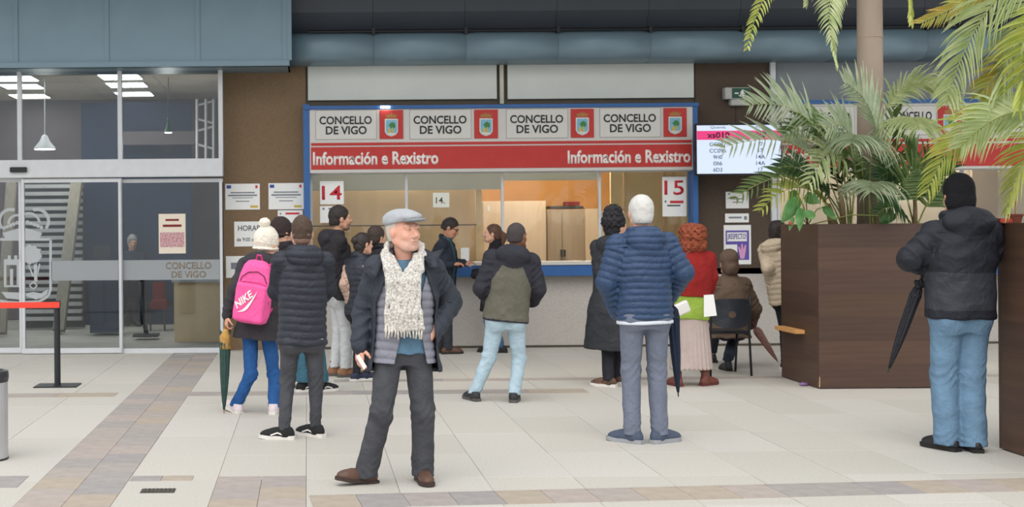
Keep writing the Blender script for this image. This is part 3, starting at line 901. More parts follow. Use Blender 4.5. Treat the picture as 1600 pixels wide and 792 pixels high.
def nets(Fd, xs, ys, zs):
    S = Fd < 0
    n0, n1, n2 = Fd.shape
    cnt = np.zeros((n0 - 1, n1 - 1, n2 - 1), np.int8)
    for a in (0, 1):
        for b in (0, 1):
            for c in (0, 1):
                cnt += S[a:n0 - 1 + a, b:n1 - 1 + b, c:n2 - 1 + c]
    I, J, K = np.nonzero((cnt > 0) & (cnt < 8))
    idm = np.full(cnt.shape, -1, np.int32); idm[I, J, K] = np.arange(len(I))
    acc = np.zeros((len(I), 3)); w = np.zeros(len(I))
    ax = (xs, ys, zs)
    cor = {(a, b, c): Fd[I + a, J + b, K + c] for a in (0, 1) for b in (0, 1) for c in (0, 1)}
    for d in range(3):
        o1, o2 = [q for q in range(3) if q != d]
        for u in (0, 1):
            for v in (0, 1):
                A = [0, 0, 0]; A[o1], A[o2] = u, v; B = list(A); B[d] = 1
                fa, fb = cor[tuple(A)], cor[tuple(B)]
                m = (fa < 0) != (fb < 0)
                t = fa[m] / (fa[m] - fb[m])
                idx = (I[m], J[m], K[m])
                p = np.empty((m.sum(), 3))
                p[:, d] = ax[d][idx[d]] * (1 - t) + ax[d][idx[d] + 1] * t
                p[:, o1] = ax[o1][idx[o1] + u]; p[:, o2] = ax[o2][idx[o2] + v]
                acc[m] += p; w[m] += 1
    V = acc / w[:, None]
    Q = []
    for d in range(3):
        sl0 = [slice(1, -1)] * 3; sl1 = [slice(1, -1)] * 3
        sl0[d] = slice(0, -1); sl1[d] = slice(1, None)
        a, b = S[tuple(sl0)], S[tuple(sl1)]
        for flip, msk in ((False, a & ~b), (True, ~a & b)):
            ii = list(np.nonzero(msk))
            for q in range(3):
                if q != d: ii[q] = ii[q] + 1
            o1, o2 = (d + 1) % 3, (d + 2) % 3
            def cell(da, db):
                c = [ii[0].copy(), ii[1].copy(), ii[2].copy()]; c[o1] -= da; c[o2] -= db
                return idm[c[0], c[1], c[2]]
            q = np.stack((cell(1, 1), cell(0, 1), cell(0, 0), cell(1, 0)), 1)
            Q.append(q[:, ::-1] if flip else q)
    Q = np.concatenate(Q)
    Q = Q[(Q >= 0).all(1)]
    # one light smoothing pass
    for _ in range(1):
        acc = np.zeros_like(V); w = np.zeros(len(V))
        for a in range(4):
            for b in ((a + 1) % 4, (a + 3) % 4):
                for d in range(3):
                    acc[:, d] += np.bincount(Q[:, a], V[Q[:, b], d], len(V))
                w += np.bincount(Q[:, a], minlength=len(V))
        V = V * .5 + .5 * acc / np.maximum(w, 1)[:, None]
    return V, Q
def mesh_from(name, V, Q, region=None):
    me = bpy.data.meshes.new(name)
    me.vertices.add(len(V)); me.vertices.foreach_set('co', V.astype('f').ravel())
    me.loops.add(len(Q) * 4); me.loops.foreach_set('vertex_index', Q.astype('i').ravel())
    me.polygons.add(len(Q)); me.polygons.foreach_set('loop_start', np.arange(0, len(Q) * 4, 4, dtype='i'))
    if region is not None:
        me.polygons.foreach_set('material_index', region(V[Q].mean(1)).astype('i'))
    me.update(calc_edges=True)
    me.shade_smooth()
    return me
def sdf_obj(name, fld, mats_, parent, region=None):
    V, Q = fld.solve()
    me = mesh_from(name, V, Q, region)
    return link(name, me, mats_, parent, world=False)

def cloth(name, col, rough=.85, var=.12, scale=9, bump=.15, bscale=220, **k):
    if name in MATS: return MATS[name]
    m = mat(name, col, rough, var, scale, bump, bscale, spec=.25, **k)
    nt = m.node_tree                      # soft creases over the weave
    b = nt.nodes['Principled BSDF']
    n = nt.nodes.new('ShaderNodeTexNoise'); n.inputs['Scale'].default_value = 11; n.inputs['Detail'].default_value = 4; n.inputs['Distortion'].default_value = 1.4
    mp = [q for q in nt.nodes if q.type == 'MAPPING'][0]
    nt.links.new(mp.outputs[0], n.inputs['Vector'])
    bp = nt.nodes.new('ShaderNodeBump'); bp.inputs['Strength'].default_value = .55; bp.inputs['Distance'].default_value = .025
    old = b.inputs['Normal'].links[0].from_socket
    nt.links.new(old, bp.inputs['Normal']); nt.links.new(n.outputs[0], bp.inputs['Height']); nt.links.new(bp.outputs[0], b.inputs['Normal'])
    return m
m_skin = mat('skin light', (206, 158, 134), .55, .07, 25)
m_skin2 = mat('skin brown', (128, 86, 62), .55, .07, 25)
m_skinp = mat('skin weathered', (214, 160, 138), .55, .1, 30)
m_beard = mat('grey stubble', (206, 164, 146), .7, .08, 90)
m_lip = mat('lip', (184, 120, 106), .5, .05)
m_sole = mat('white rubber', (214, 210, 204), .6, .05)
m_solek = mat('black rubber', (34, 32, 32), .7, .1)

# ---- shoes: shared meshes, local origin under the ankle, toe along +y
def shoe_meshes():
    out = {}
    for kind in ('sneaker', 'boot', 'shoe'):
        hi = {'sneaker': .095, 'boot': .16, 'shoe': .085}[kind]
        f = Field(.0062)
        f.add(ell((0, -.035, .045), (.036, .05, .05)), .03)
        f.add(ell((0, .05, .042), (.042, .09, .045)), .03)
        f.add(ell((.003, .135, .034), (.045, .062, .036)), .04)
        f.add(cap((0, -.02, .05), (0, -.012, hi), .04, .044), .03)
        f.add(cap((0, .03, .075), (0, .085, .06), .028, .026), .02)
        f.cut(lambda p: .018 - p[:, 2]); f.cut(lambda p, h=hi: p[:, 2] - h)
        V, Q = f.solve(); up = mesh_from('shoe', V, Q)
        f = Field(.0062)
        st_ = .03 if kind != 'shoe' else .024
        f.add(loft((0, .055, 0), rotm(0, -90), [-.152, -.13, -.06, .0, .07, .12, .146], [.02, .036, .046, .045, .037, .036, .02], [.05] * 7, n=6), .01)
        V, Q = None, None
        # sole: outline extruded
        bm = bmesh.new()
        ol = [(-.03, -.088), (.03, -.088), (.042, -.06), (.04, 0), (.048, .08), (.052, .13), (.042, .175), (.018, .203), (-.018, .203), (-.04, .178), (-.046, .13), (-.042, .08), (-.037, 0), (-.041, -.06)]
        a = [bm.verts.new((x, y, 0 + (.006 if y > .17 else 0))) for x, y in ol]
        b = [bm.verts.new((x, y, st_ + (.004 if y > .17 else 0))) for x, y in ol]
        bm.faces.new(a[::-1]); bm.faces.new(b)
        for i in range(len(ol)):
            bm.faces.new((a[i], a[(i + 1) % len(ol)], b[(i + 1) % len(ol)], b[i]))
        so = bpy.data.meshes.new('sole'); bm.to_mesh(so); bm.free()
        up.materials.append(m_solek); so.materials.append(m_solek)
        lc = bpy.data.meshes.new('laces')
        bm = bmesh.new()
        for i in range(4):
            y, z = .045 + i * .02, .098 - i * .0085
            r = bmesh.ops.create_cube(bm, size=1)
            for v in r['verts']:
                v.co = Vector((v.co.x * .05, y + v.co.y * .007, z - .012 * abs(v.co.x * 2) + v.co.z * .006))
        bm.to_mesh(lc); bm.free(); lc.materials.append(m_solek)
        st2 = bpy.data.meshes.new('side_stripe')
        bm = bmesh.new()
        for sx in (-1, 1):
            pts = [(.1, .035), (.045, .055), (.0, .04), (-.03, .065)]
            for (y0, z0), (y1, z1) in zip(pts, pts[1:]):
                q = []
                for y, z in ((y0, z0 - .006), (y1, z1 - .006), (y1, z1 + .006), (y0, z0 + .006)):
                    q.append(bm.verts.new((sx * (.0475 - .22 * max(0, z - .03) ** 1.0 * .8 + (.002 if y > .02 else -.004)), y, z)))
                bm.faces.new(q)
        bm.to_mesh(st2); bm.free(); st2.materials.append(m_sole)
        out[kind] = (up, so, lc, st2)
    return out
SHOES = shoe_meshes()

class Person:
    def __init__(s, label, H, face, feet, J, head_yaw=None, head_pitch=0, head_roll=0, w=1.0, v=.008, group=None, hs=1.04):
        """feet: {'L':(px,py_ground,yaw,pitch,lift)}, J: {'joint':(px,py,dy)}; pixels locate the joint, dy is depth from the base"""
        s.s = H / 1.75; s.v = v; s.w = w; s.hs = hs
        g = {k: G(f[0], f[1]) for k, f in feet.items()}
        base = (g['L'] + g['R']) / 2; base.z = 0
        s.base = base; s.root = empty('person', base, label, 'person', group)
        s.face = face
        s.Rb = rotm(face)
        s.right, s.fwd = s.Rb[:, 0], s.Rb[:, 1]
        B = A3(base)
        P = {k: A3(W(x, y, base.y + dy)) - B for k, (x, y, dy) in J.items()}
        sc = s.s
        pel, nk = P['pelvis'], P['neck']
        s.up = nrm(nk - pel)
        rt = nrm(s.right - s.up * (s.right @ s.up))
        s.Rt = np.stack((rt, np.cross(s.up, rt), s.up), 1)
        s.L = np.linalg.norm(nk - pel)
        for d, sg in (('L', -1), ('R', 1)):
            P.setdefault('sh' + d, nk + rt * sg * .172 * sc * s.w - s.up * .078 * sc)
            P['hip' + d] = pel + s.right * sg * .088 * sc - A3((0, 0, .01))
            f = feet[d]
            P['ank' + d] = A3(g[d]) - B + A3((0, 0, .085 * sc + (f[4] if len(f) > 4 else 0)))
            if 'knee' + d not in P:
                P['knee' + d] = (P['hip' + d] + P['ank' + d]) / 2 + s.fwd * .035 + A3((0, 0, .02))
        s.P = P; s.feet = feet
        s.Rh = rotm(face if head_yaw is None else head_yaw, head_pitch, head_roll)
        s.hd = P['head']
    # -------------------------------------------------------------- skin
    def body(s, skin=None, hands=None, beard=None, zh=.115):
        """hands: {'L': (dir, palm_normal, curl, spread)}"""
        P, c, R, o = s.P, s.s, s.Rh, s.hd
        hands = hands or {}
        zf = [(o[2] - .14 * c, o[2] + .14 * c)] + [(P['wr' + k][2] - .22, P['wr' + k][2] + .06) for k in hands]
        f = Field(s.v * .72, zf)
        ch = c * s.hs
        h = lambda a, b, ra, rb: hcap(A3(a) * ch, A3(b) * ch, ra * ch, rb * ch, o, R)
        e = lambda a, r: ell(A3(a) * ch, [q * ch for q in r], o, R)
        f.add(cap(P['pelvis'] + A3((0, 0, .02)), P['neck'] - s.up * .22 * c, .1 * c, .105 * c), .05)
        for d in 'LR':
            f.add(cap(P['sh' + d], P['neck'] - s.up * .12 * c, .05 * c, .08 * c), .05)
            if 'el' + d in P:
                f.add(cap(P['sh' + d], P['el' + d], .045 * c, .037 * c), .02); f.add(cap(P['el' + d], P['wr' + d], .037 * c, .026 * c), .02)
            f.add(cap(P['hip' + d], P['knee' + d], .065 * c, .047 * c), .03); f.add(cap(P['knee' + d], P['ank' + d], .045 * c, .032 * c), .03)
            f.add(cap(P['ank' + d], P['ank' + d] + A3((0, 0, -.02)), .03 * c, .03 * c), .02)
        f.add(cap(P['neck'] - s.up * .03, o + R @ A3((0, -.015, -.07)) * c, .06 * c, .054 * c), .03)
        f.add(e((0, -.018, .03), (.075, .095, .09)), .02)
        f.add(e((0, .022, -.028), (.062, .074, .085)), .025)
        f.add(h((-.026, .05, -.088), (.026, .05, -.088), .026, .026), .025)
        f.add(e((0, .07, -.098), (.02, .018, .018)), .02)
        for sg in (-1, 1):
            f.add(h((sg * .052, -.008, -.052), (sg * .03, .05, -.088), .022, .022), .025)
            f.add(e((sg * .037, .068, -.03), (.022, .02, .023)), .02)
            f.add(e((sg * .076, -.008, -.005), (.012, .021, .032)), .012)
            f.sub(e((sg * .031, .102, .006), (.019, .016, .012)), .012)
            f.add(e((sg * .031, .083, .006), (.012, .011, .008)), .004)
            f.add(e((sg * .012, .1, -.038), (.009, .01, .008)), .01)
        f.add(h((-.04, .08, .024), (.04, .08, .024), .012, .012), .02)
        f.add(h((0, .09, .012), (0, .113, -.03), .008, .012), .014)
        f.add(h((-.016, .09, -.06), (.016, .09, -.06), .007, .007), .008)
        f.add(h((-.013, .088, -.073), (.013, .088, -.073), .008, .008), .008)
        for d, (dr, pn, curl, side) in hands.items():
            s.hand(f, d, A3(dr), A3(pn), curl, side)
        reg = None
        ms = [skin or m_skin]
        if beard:
            ms = [ms[0], beard]
            l = s.headpart('lips', m_lip, [((-.02, .0925, -.067), (0, .0945, -.066), .0038, .0042), ((0, .0945, -.066), (.02, .0925, -.067), .0042, .0038)], vox=.0028, k=.004)
            def reg(p):
                x, y, z = loc(p[:, 0], p[:, 1], p[:, 2], o, R)
                x, y, z = x / ch, y / ch, z / ch
                b = (z < -.045 + .012 * np.sin(x * 90) + .006 * np.sin(y * 210 + x * 160)) & (y > .012 * np.sin(z * 200)) & (z > -.125) & (y > .01 + np.maximum(0, (np.abs(x) - .05)) * 3)
                l = (np.abs(z + .067) < .006) & (np.abs(x) < .022) & (y > .07)
                return np.where(b, 1, 0)
        return sdf_obj('body', f, ms, s.root, reg)
    def hand(s, f, d, dr, pn, curl, side):
        """open or curled hand grown from the wrist: dr along the hand, pn palm normal, side=+1/-1 thumb side"""
        c = s.s; w = s.P['wr' + d]
        dr = nrm(dr); pn = nrm(pn - dr * (pn @ dr)); t = np.cross(dr, pn) * side
        R = np.stack((t, dr, pn), 1)
        f.add(cap(w - dr * .02, w + dr * .02, .026 * c, .026 * c), .015)
        f.add(rbox((0, .05, 0), (.04 * c, .048 * c, .016 * c), .014 * c, w, R), .015)
        cr = math.radians(curl)
        for i, (ln, off) in enumerate(((.07, .03), (.08, .01), (.075, -.011), (.058, -.031))):
            p = w + (t * off + dr * .088) * c
            a = cr * .5
            for sgm, fr in enumerate((.45, .32, .25)):
                q = p + (dr * math.cos(a) + pn * math.sin(a)) * ln * fr * c * 1.12
                f.add(cap(p, q, (.0092 - .0006 * sgm) * c, (.0086 - .0006 * sgm) * c), .004)
                p = q; a += cr
        p = w + (t * .03 + dr * .025 + pn * .006) * c
        q = p + nrm(t * .65 + dr * .65 + pn * .35) * .045 * c
        r = q + nrm(t * .15 + dr * .8 + pn * (.4 + .4 * math.sin(cr))) * .042 * c
        f.add(cap(p, q, .013 * c, .0105 * c), .012); f.add(cap(q, r, .0105 * c, .0085 * c), .004)
        s.grip = w + (dr * .085 + pn * .03) * c
    # -------------------------------------------------------------- clothes
    def torso_tab(s, e, hem, flare=0.0, top=.98, belly=0.0):
        L, c, w = s.L, s.s, s.w
        t = [hem * L, -.12 * L if hem < -.13 else hem * L * .5, .12 * L, .35 * L, .6 * L, .8 * L, .9 * L, top * L]
        a = [.168, .168, .16, .156, .172, .165, .125, .075]
        b = [.115, .117, .115, .115, .125, .115, .095, .07]
        ex = [e + flare, e + flare * .6, e, e, e, e * .85, e * .6, e * .45]
        cy = [0, 0, belly * .5, belly, belly * .5, -.005, -.01, 0]
        return t, [(q * w) * c + x for q, x in zip(a, ex)], [q * w * c + x for q, x in zip(b, ex)], cy
    def upper(s, name, mats_, e=.025, hem=-.15, flare=0.0, arms=(.072, .062, .05), sleeve=.0, quilt=None, quilt_arm=None, hood=None, collar=None, region=None, wr=.004, top=.98, belly=0.0, noarms=False, opening=None, shell=None, extra=None, vox=None, skip=''):
        """jacket, coat, sweater, vest: lofted trunk with sleeves"""
        P, c = s.P, s.s
        f = Field(vox or s.v)
        o, R = P['pelvis'], s.Rt
        t, a, b, cy = s.torso_tab(e, hem, flare, top, belly)
        f.add(loft(o, R, t, a, b, cy), .03)
        armseg = []
        for d in 'LR':
            if noarms or d in skip or 'el' + d not in P:
                f.add(cap(P['sh' + d] - s.up * .01, P['neck'] - s.up * .07 * c, .03 * c + e, .05 * c + e * .6), .04)
                continue
            ru, re, rw = [q * c for q in arms]
            sh, el, w_ = P['sh' + d], P['el' + d], P['wr' + d]
            w_ = w_ + nrm(w_ - el) * sleeve
            f.add(cap(P['neck'] - s.up * .06 * c, sh, .05 * c + e * .7, ru * .95), .05)
            f.add(cap(sh, el, ru, re), .028); f.add(cap(el, w_, re, rw), .02)
            armseg.append((sh, el, w_, ru, re, rw))
        if hood:
            hr = float(hood)
            hc, hrad = A3((0, -.088 * c - e * .55, -.03 * c)), (.128 * c * hr, .066 * c * hr, .078 * c * hr)
            s.hood = (hc + A3((0, 0, s.L)), hrad)
            for k in range(12):
                q = lambda an: P['neck'] + R[:, 0] * math.sin(an) * .08 * c * hr - R[:, 1] * (math.cos(an) * .078 - .0) * c + s.up * (.012 + .012 * math.cos(an)) * c
                if k not in (5, 6):
                    f.add(cap(q(math.radians(30 * k)), q(math.radians(30 * k + 30)), .03 * c, .03 * c), .02)
            f.add(ell(hc, hrad, P['neck'], R), .012)
            f.add(ell(hc + A3((0, -.004, -.05 * c * hr)), (.085 * c * hr, .05 * c * hr, .055 * c * hr), P['neck'], R), .03)
        if collar:
            for k in range(10):
                a0, a1 = math.radians(36 * k), math.radians(36 * (k + 1))
                q = lambda an: P['neck'] + R[:, 0] * math.sin(an) * .068 * c - R[:, 1] * math.cos(an) * .068 * c + s.up * (collar * .5 - .01 + .012 * math.cos(an)) * c
                f.add(cap(q(a0), q(a1), .02 * c, .02 * c), .015)
                f.add(cap(q(a0) + s.up * collar * .5, q(a1) + s.up * collar * .5, .016 * c, .016 * c), .015)
        if extra: extra(f)
        def classify(p):
            """0 trunk / 1 arm, coordinate along it"""
            tt = (p - o) @ R[:, 2]
            x, y, z = loc(p[:, 0], p[:, 1], p[:, 2], o, R)
            best = np.sqrt(x * x + (y * 1.3) ** 2) - np.interp(tt, t, a) + .012
            best = np.where(tt > .85 * s.L, -1, best)
            co, idx = tt.copy(), np.zeros(len(p), int)
            for sh, el, w_, ru, re, rw in armseg:
                acc = 0
                for A, B_, r0, r1 in ((sh, el, ru, re), (el, w_, re, rw)):
                    ab = B_ - A; l = np.linalg.norm(ab)
                    u = np.clip(((p - A) @ ab) / (l * l), 0, 1)
                    dd = np.linalg.norm(p - A - u[:, None] * ab, axis=1) - (r0 + u * (r1 - r0))
                    m = dd < best
                    best = np.where(m, dd, best); co = np.where(m, acc + u * l, co); idx = np.where(m, 1, idx)
                    acc += l
            return idx, co
        s.classify = classify
        if quilt or quilt_arm:
            def q(p):
                idx, co = classify(p)
                r = np.zeros(len(p))
                if quilt:
                    per, amp = quilt
                    ph = np.abs(np.sin(np.pi * (co + .004 * np.sin(p[:, 0] * 18)) / per)) ** .6
                    r = np.where(idx == 0, -amp * (ph - .7) * 1.0, r)
                if quilt_arm:
                    per, amp = quilt_arm
                    r = np.where(idx == 1, -amp * (np.abs(np.sin(np.pi * co / per)) ** .6 - .7), r)
                return r
            f.disp(q)
        if wr:
            def wrk(p):
                idx, co = classify(p)
                rd = lambda q: 1 - 2.2 * np.abs(q)
                fold = np.where(idx == 1, rd(np.sin(co * 34 + 2.2 * np.sin(p[:, 0] * 17 + p[:, 1] * 13 + co * 9))), rd(sinnoise(p * A3((1, 1, 1.9)), 9, 3)) * .8)
                return -wr * (.8 * fold + .5 * sinnoise(p, 21, 1))
            f.disp(wrk)
        if shell: f.shell(shell)
        if opening:
            f.cut(lambda p: opening(*loc(p[:, 0], p[:, 1], p[:, 2], o, R)))
        reg = None
        if region:
            def reg(p):
                idx, co = classify(p)
                return region(idx, co, *loc(p[:, 0], p[:, 1], p[:, 2], o, R))
        return sdf_obj(name, f, mats_, s.root, reg)
    def trousers(s, m, thigh=.088, kneer=.066, hemr=.066, e=.012, hem=.05, name='trousers', wr=.004, waist=.18, region=None, taper=None, mats_=None):
        P, c = s.P, s.s
        f = Field(s.v)
        R = s.Rb.copy()
        f.add(loft(P['pelvis'], s.Rb, [-.1 * c, -.02 * c, .08 * c, waist * c], [.13 * s.w * c + e, .165 * s.w * c + e, .155 * s.w * c + e, .148 * s.w * c + e], [.1 * c, .112 * c + e, .11 * c + e, .1 * c + e]), .05)
        legs = []
        for d in 'LR':
            h, k, a = P['hip' + d], P['knee' + d], P['ank' + d]
            en = a + A3((0, 0, (hem - .085) * c))
            f.add(cap(h, k, thigh * c, kneer * c), .035); f.add(cap(k, en, kneer * c, hemr * c), .03)
            f.add(ell((0, -.03 * c, -.015), (.092 * c, .1 * c, .105 * c), h, s.Rb), .04)
            legs.append((k, en))
        zc = {d: P['ank' + d][2] + (hem - .085) * c for d in 'LR'}
        mid = (P['ankL'] + P['ankR']) / 2; dv = nrm(A3((*(P['ankR'] - P['ankL'])[:2], 0)))
        def bottom(p):
            sd = (p - mid) @ dv
            return np.where(sd < 0, zc['L'], zc['R']) - p[:, 2]
        f.cut(bottom)
        def fold(p):
            rd = lambda q: 1 - 2.2 * np.abs(q)
            r = -wr * .55 * rd(sinnoise(p * A3((1, 1, 1.5)), 10, 2)) + wr * .3 * sinnoise(p, 26, 4)
            for k, en in legs:
                g1 = np.exp(-((p[:, 2] - k[2]) / .09) ** 2); g2 = np.exp(-((p[:, 2] - en[2] - .03) / .09) ** 2)
                near = np.exp(-(((p[:, 0] - k[0]) ** 2 + (p[:, 1] - k[1]) ** 2) / .02))
                r = r - wr * near * (g1 * .8 * rd(np.sin(p[:, 2] * 42 + 2.5 * np.sin(p[:, 0] * 25 + p[:, 1] * 20))) + .6 * g2 * rd(np.sin(p[:, 2] * 60 + 3 * np.sin(p[:, 0] * 26 + p[:, 1] * 11))))
            return r
        f.disp(fold)
        return sdf_obj(name, f, mats_ or m, s.root, region)
    def skirt(s, name, m, top, bot, a0, a1, b0, b1, pleats=0, wr=.006):
        """tube of cloth from height top to bot (metres above ground)"""
        f = Field(s.v)
        o = A3((s.P['pelvis'][0], s.P['pelvis'][1], 0))
        f.add(loft(o, s.Rb, [bot, (top * .4 + bot * .6), top], [a1, (a0 * .4 + a1 * .6), a0], [b1, (b0 * .45 + b1 * .55), b0], n=2.0), .02)
        if pleats:
            f.disp(lambda p: wr * np.sin(np.arctan2(p[:, 1] - o[1], p[:, 0] - o[0]) * pleats) * np.clip((top - p[:, 2]) / .3, .2, 1))
        return sdf_obj(name, f, m, s.root)
    def shoes(s, kind, m, msole, stripe=False, lace=None, z=0.0):
        for d in 'LR':
            ft = s.feet[d]
            up, so, lc, sp = SHOES[kind]
            o = bpy.data.objects.new('shoe', up); COL.objects.link(o)
            o.parent = s.root
            a = s.P['ank' + d]
            o.location = (a[0], a[1], a[2] - .085 * s.s + z)
            o.rotation_euler = Matrix(rotm(ft[2], ft[3] if len(ft) > 3 else 0).tolist()).to_euler()
            o.scale = (s.s,) * 3
            obj_mat(o, m)
            subs = [(so, 'sole', msole)]
            if lace: subs.append((lc, 'laces', lace))
            if stripe: subs.append((sp, 'side_stripe', m_sole))
            for me, nm, mm in subs:
                q = bpy.data.objects.new(nm, me); COL.objects.link(q); q.parent = o
                obj_mat(q, mm)
    # -------------------------------------------------------------- head gear
    def headpart(s, name, m, prims, noise=(0, 30), cuts=(), vox=None, k=.02, subs=(), region=None):
        c, o, R = s.s * s.hs, s.hd, s.Rh
        f = Field(vox or s.v * .7)
        for p in prims:
            if len(p) == 2: f.add(ell(A3(p[0]) * c, [q * c for q in p[1]], o, R), k)
            else: f.add(hcap(A3(p[0]) * c, A3(p[1]) * c, p[2] * c, p[3] * c, o, R), k)
        for p in subs: f.sub(ell(A3(p[0]) * c, [q * c for q in p[1]], o, R), .01)
        if noise[0]:
            f.disp(lambda p: noise[0] * (sinnoise(p, noise[1], 5) + .6 * sinnoise(p, noise[1] * 2.1, 9)))
        for n_, dd in cuts:
            n_ = A3(n_)
            f.cut(lambda p, n_=n_, dd=dd: (((p - o) @ R) / c) @ n_ - dd)
        reg = None
        if region:
            reg = lambda p: region(((p - o) @ R) / c)
        return sdf_obj(name, f, m, s.root, reg)
    def hair_short(s, m, grow=.008, nape=-.07, noise=.003, line=.03, top=0.0, noisesc=60):
        return s.headpart('hair', m, [((0, -.018, .03 + top * .5), (.076 + grow, .096 + grow, .091 + grow + top * .5)), ((0, -.05, -.03), (.062 + grow, .06 + grow, .07))],
                          (noise, noisesc), [((0, .85, -.55), line), ((0, 0, -1), -nape)])
    def beanie(s, m, line=-.01, tall=.0, brim=True, noise=.0015):
        return s.headpart('hat', m, [((0, -.015, .035 + tall * .5), (.088, .108, .1 + tall * .5))] + ([((0, -.03, -.045), (.084, .096, .085))] if line < -.08 else []) + ([((0, -.012, line + .015), (.094, .113, .022))] if brim else []),
                          (noise, 70), [((0, .25, -1), -line)], k=.006 if brim else .04)
# ================================================================== PEOPLE
# ---- man walking in front
m_parka = cloth('navy parka', (50, 55, 64), .6, .15, 6)
m_parka_in = cloth('parka lining', (54, 58, 66), .7)
m_gpuff = cloth('grey puffer', (126, 127, 138), .45, .08, 8, .08)
m_denimshirt = cloth('denim shirt', (84, 114, 136), .85, .15, 12)
m_cjean = cloth('charcoal jeans', (70, 71, 76), .9, .16, 10)
m_bshoe = mat('brown leather', (88, 62, 50), .45, .18, 25)
m_cap = cloth('grey tweed', (164, 167, 171), .9, .08, 120)
f_ = Person('person in flat cap, patterned scarf and open navy parka walking forward', 1.74, 184,
    {'R': (570, 755, 112, 8, .004), 'L': (660, 752, 188, 0)},
    {'head': (630, 361, -.05), 'neck': (632, 401, -.01), 'pelvis': (630, 545, 0), 'kneeR': (596, 645, -.10), 'kneeL': (661, 642, -.03),
     'elR': (568, 487, .05), 'wrR': (562, 540, -.04), 'elL': (705, 472, .12), 'wrL': (672, 527, -.06)}, 216, 3, 2, v=.0068, hs=1.1)
f_.body(m_skinp, {'R': ((.0, -.12, -1), (.55, .3, 0), 32, 1)}, m_beard)
f_.trousers(m_cjean, .09, .071, .072, .012, .035, wr=.005)
f_.shoes('shoe', m_bshoe, mat('dark brown sole', (56, 42, 36), .6, .1), lace=mat('brown lace', (70, 50, 42), .8))
f_.upper('shirt', m_denimshirt, .012, -.235, .02, noarms=True, wr=.004, top=.96,
         opening=lambda x, y, z: -z - .015 - .17 * np.abs(np.abs(x + .02) - .06) if True else z)
def op_vest(x, y, z):
    w = .06 + np.clip(-(z - .12), 0, 1) * .22 + np.clip(z - .36, 0, 1) * .3
    return np.where(y > 0, w - np.abs(x + .03), -1)
f_.upper('puffer_jacket', m_gpuff, .03, -.13, .012, noarms=True, quilt=(.052, .011), wr=.002, shell=.02, opening=op_vest, top=.97, vox=.006)
def op_parka(x, y, z):
    w = .185 + np.clip(.12 - z, 0, 1) * .1 - np.clip(z - .3, 0, 1) * .35
    return np.where(y > .02, w - np.abs(x - .0), -1)
f_.upper('parka', m_parka, .05, -.235, .03, arms=(.083, .074, .06), sleeve=.0, wr=.006, shell=.024, opening=op_parka, hood=1.05, vox=.007)
# lapels
def lapel(pts, th, name='lapel'):
    """folded collar leaf: closed polygon of pixels with depths"""
    B = A3(f_.base)
    V = [A3(W(x, y, f_.base.y + d)) - B for x, y, d in pts]
    bm = bmesh.new()
    a = [bm.verts.new(v) for v in V]; b = [bm.verts.new(v + A3((0, th, 0))) for v in V]
    n = len(V)
    bm.faces.new(a); bm.faces.new(b[::-1])
    for i in range(n): bm.faces.new((a[i], b[i], b[(i + 1) % n], a[(i + 1) % n]))
    bmesh.ops.recalc_face_normals(bm, faces=bm.faces)
    bmesh.ops.bevel(bm, geom=bm.edges[:], offset=.004, segments=2, affect='EDGES')
    me = bpy.data.meshes.new(name); bm.to_mesh(me); bm.free(); me.shade_smooth()
    return link(name, me, m_parka_in, f_.root, world=False)
lapel([(601, 402, -.10), (607, 392, -.06), (588, 402, -.05), (563, 425, -.10), (574, 428, -.15), (584, 440, -.185), (592, 425, -.16)], .016)
lapel([(660, 398, -.10), (664, 388, -.05), (676, 394, -.06), (694, 388, -.08), (683, 408, -.15), (690, 420, -.16), (672, 418, -.17)], .016)
# flat cap
f_.headpart('flat_cap', m_cap, [((0, -.02, .075), (.092, .112, .055)), ((0, .04, .075), (.082, .095, .036)), ((0, -.02, .055), (.091, .11, .03))], (.001, 60), [((0, .12, -1), -.045)], k=.025)
f_.headpart('cap_visor', cloth('grey tweed visor', (132, 135, 140), .9, .08, 120), [((0, .105, .056), (.07, .06, .012))], (0, 1), [((0, -1, 0), -.06)], vox=.0045)
f_.headpart('hair', mat('white grey hair', (196, 188, 182), .8, .1, 120), [((0, -.02, .03), (.0785, .0985, .09)), ((0, -.04, -.02), (.068, .07, .06))], (.001, 90), [((0, .9, -.1), .012), ((0, 0, -1), .055), ((0, 0, 1), .062)])
for sg in (-1, 1):
    f_.headpart('eyebrow', mat('grey brow', (176, 142, 124), .8, .1), [((sg * .047, .082, .024), (sg * .032, .0915, .0275), .003, .004), ((sg * .032, .0915, .0275), (sg * .016, .0945, .0245), .004, .0035)], vox=.0025)
    f_.headpart('eye', mat('eye white', (206, 196, 188), .3, .05), [((sg * .031, .0855, .006), (.0115, .0098, .0052))], vox=.0025)
    f_.headpart('iris', mat('eye dark', (48, 40, 38), .3, .05), [((sg * .031, .0925, .006), (.0048, .0042, .005))], vox=.002)
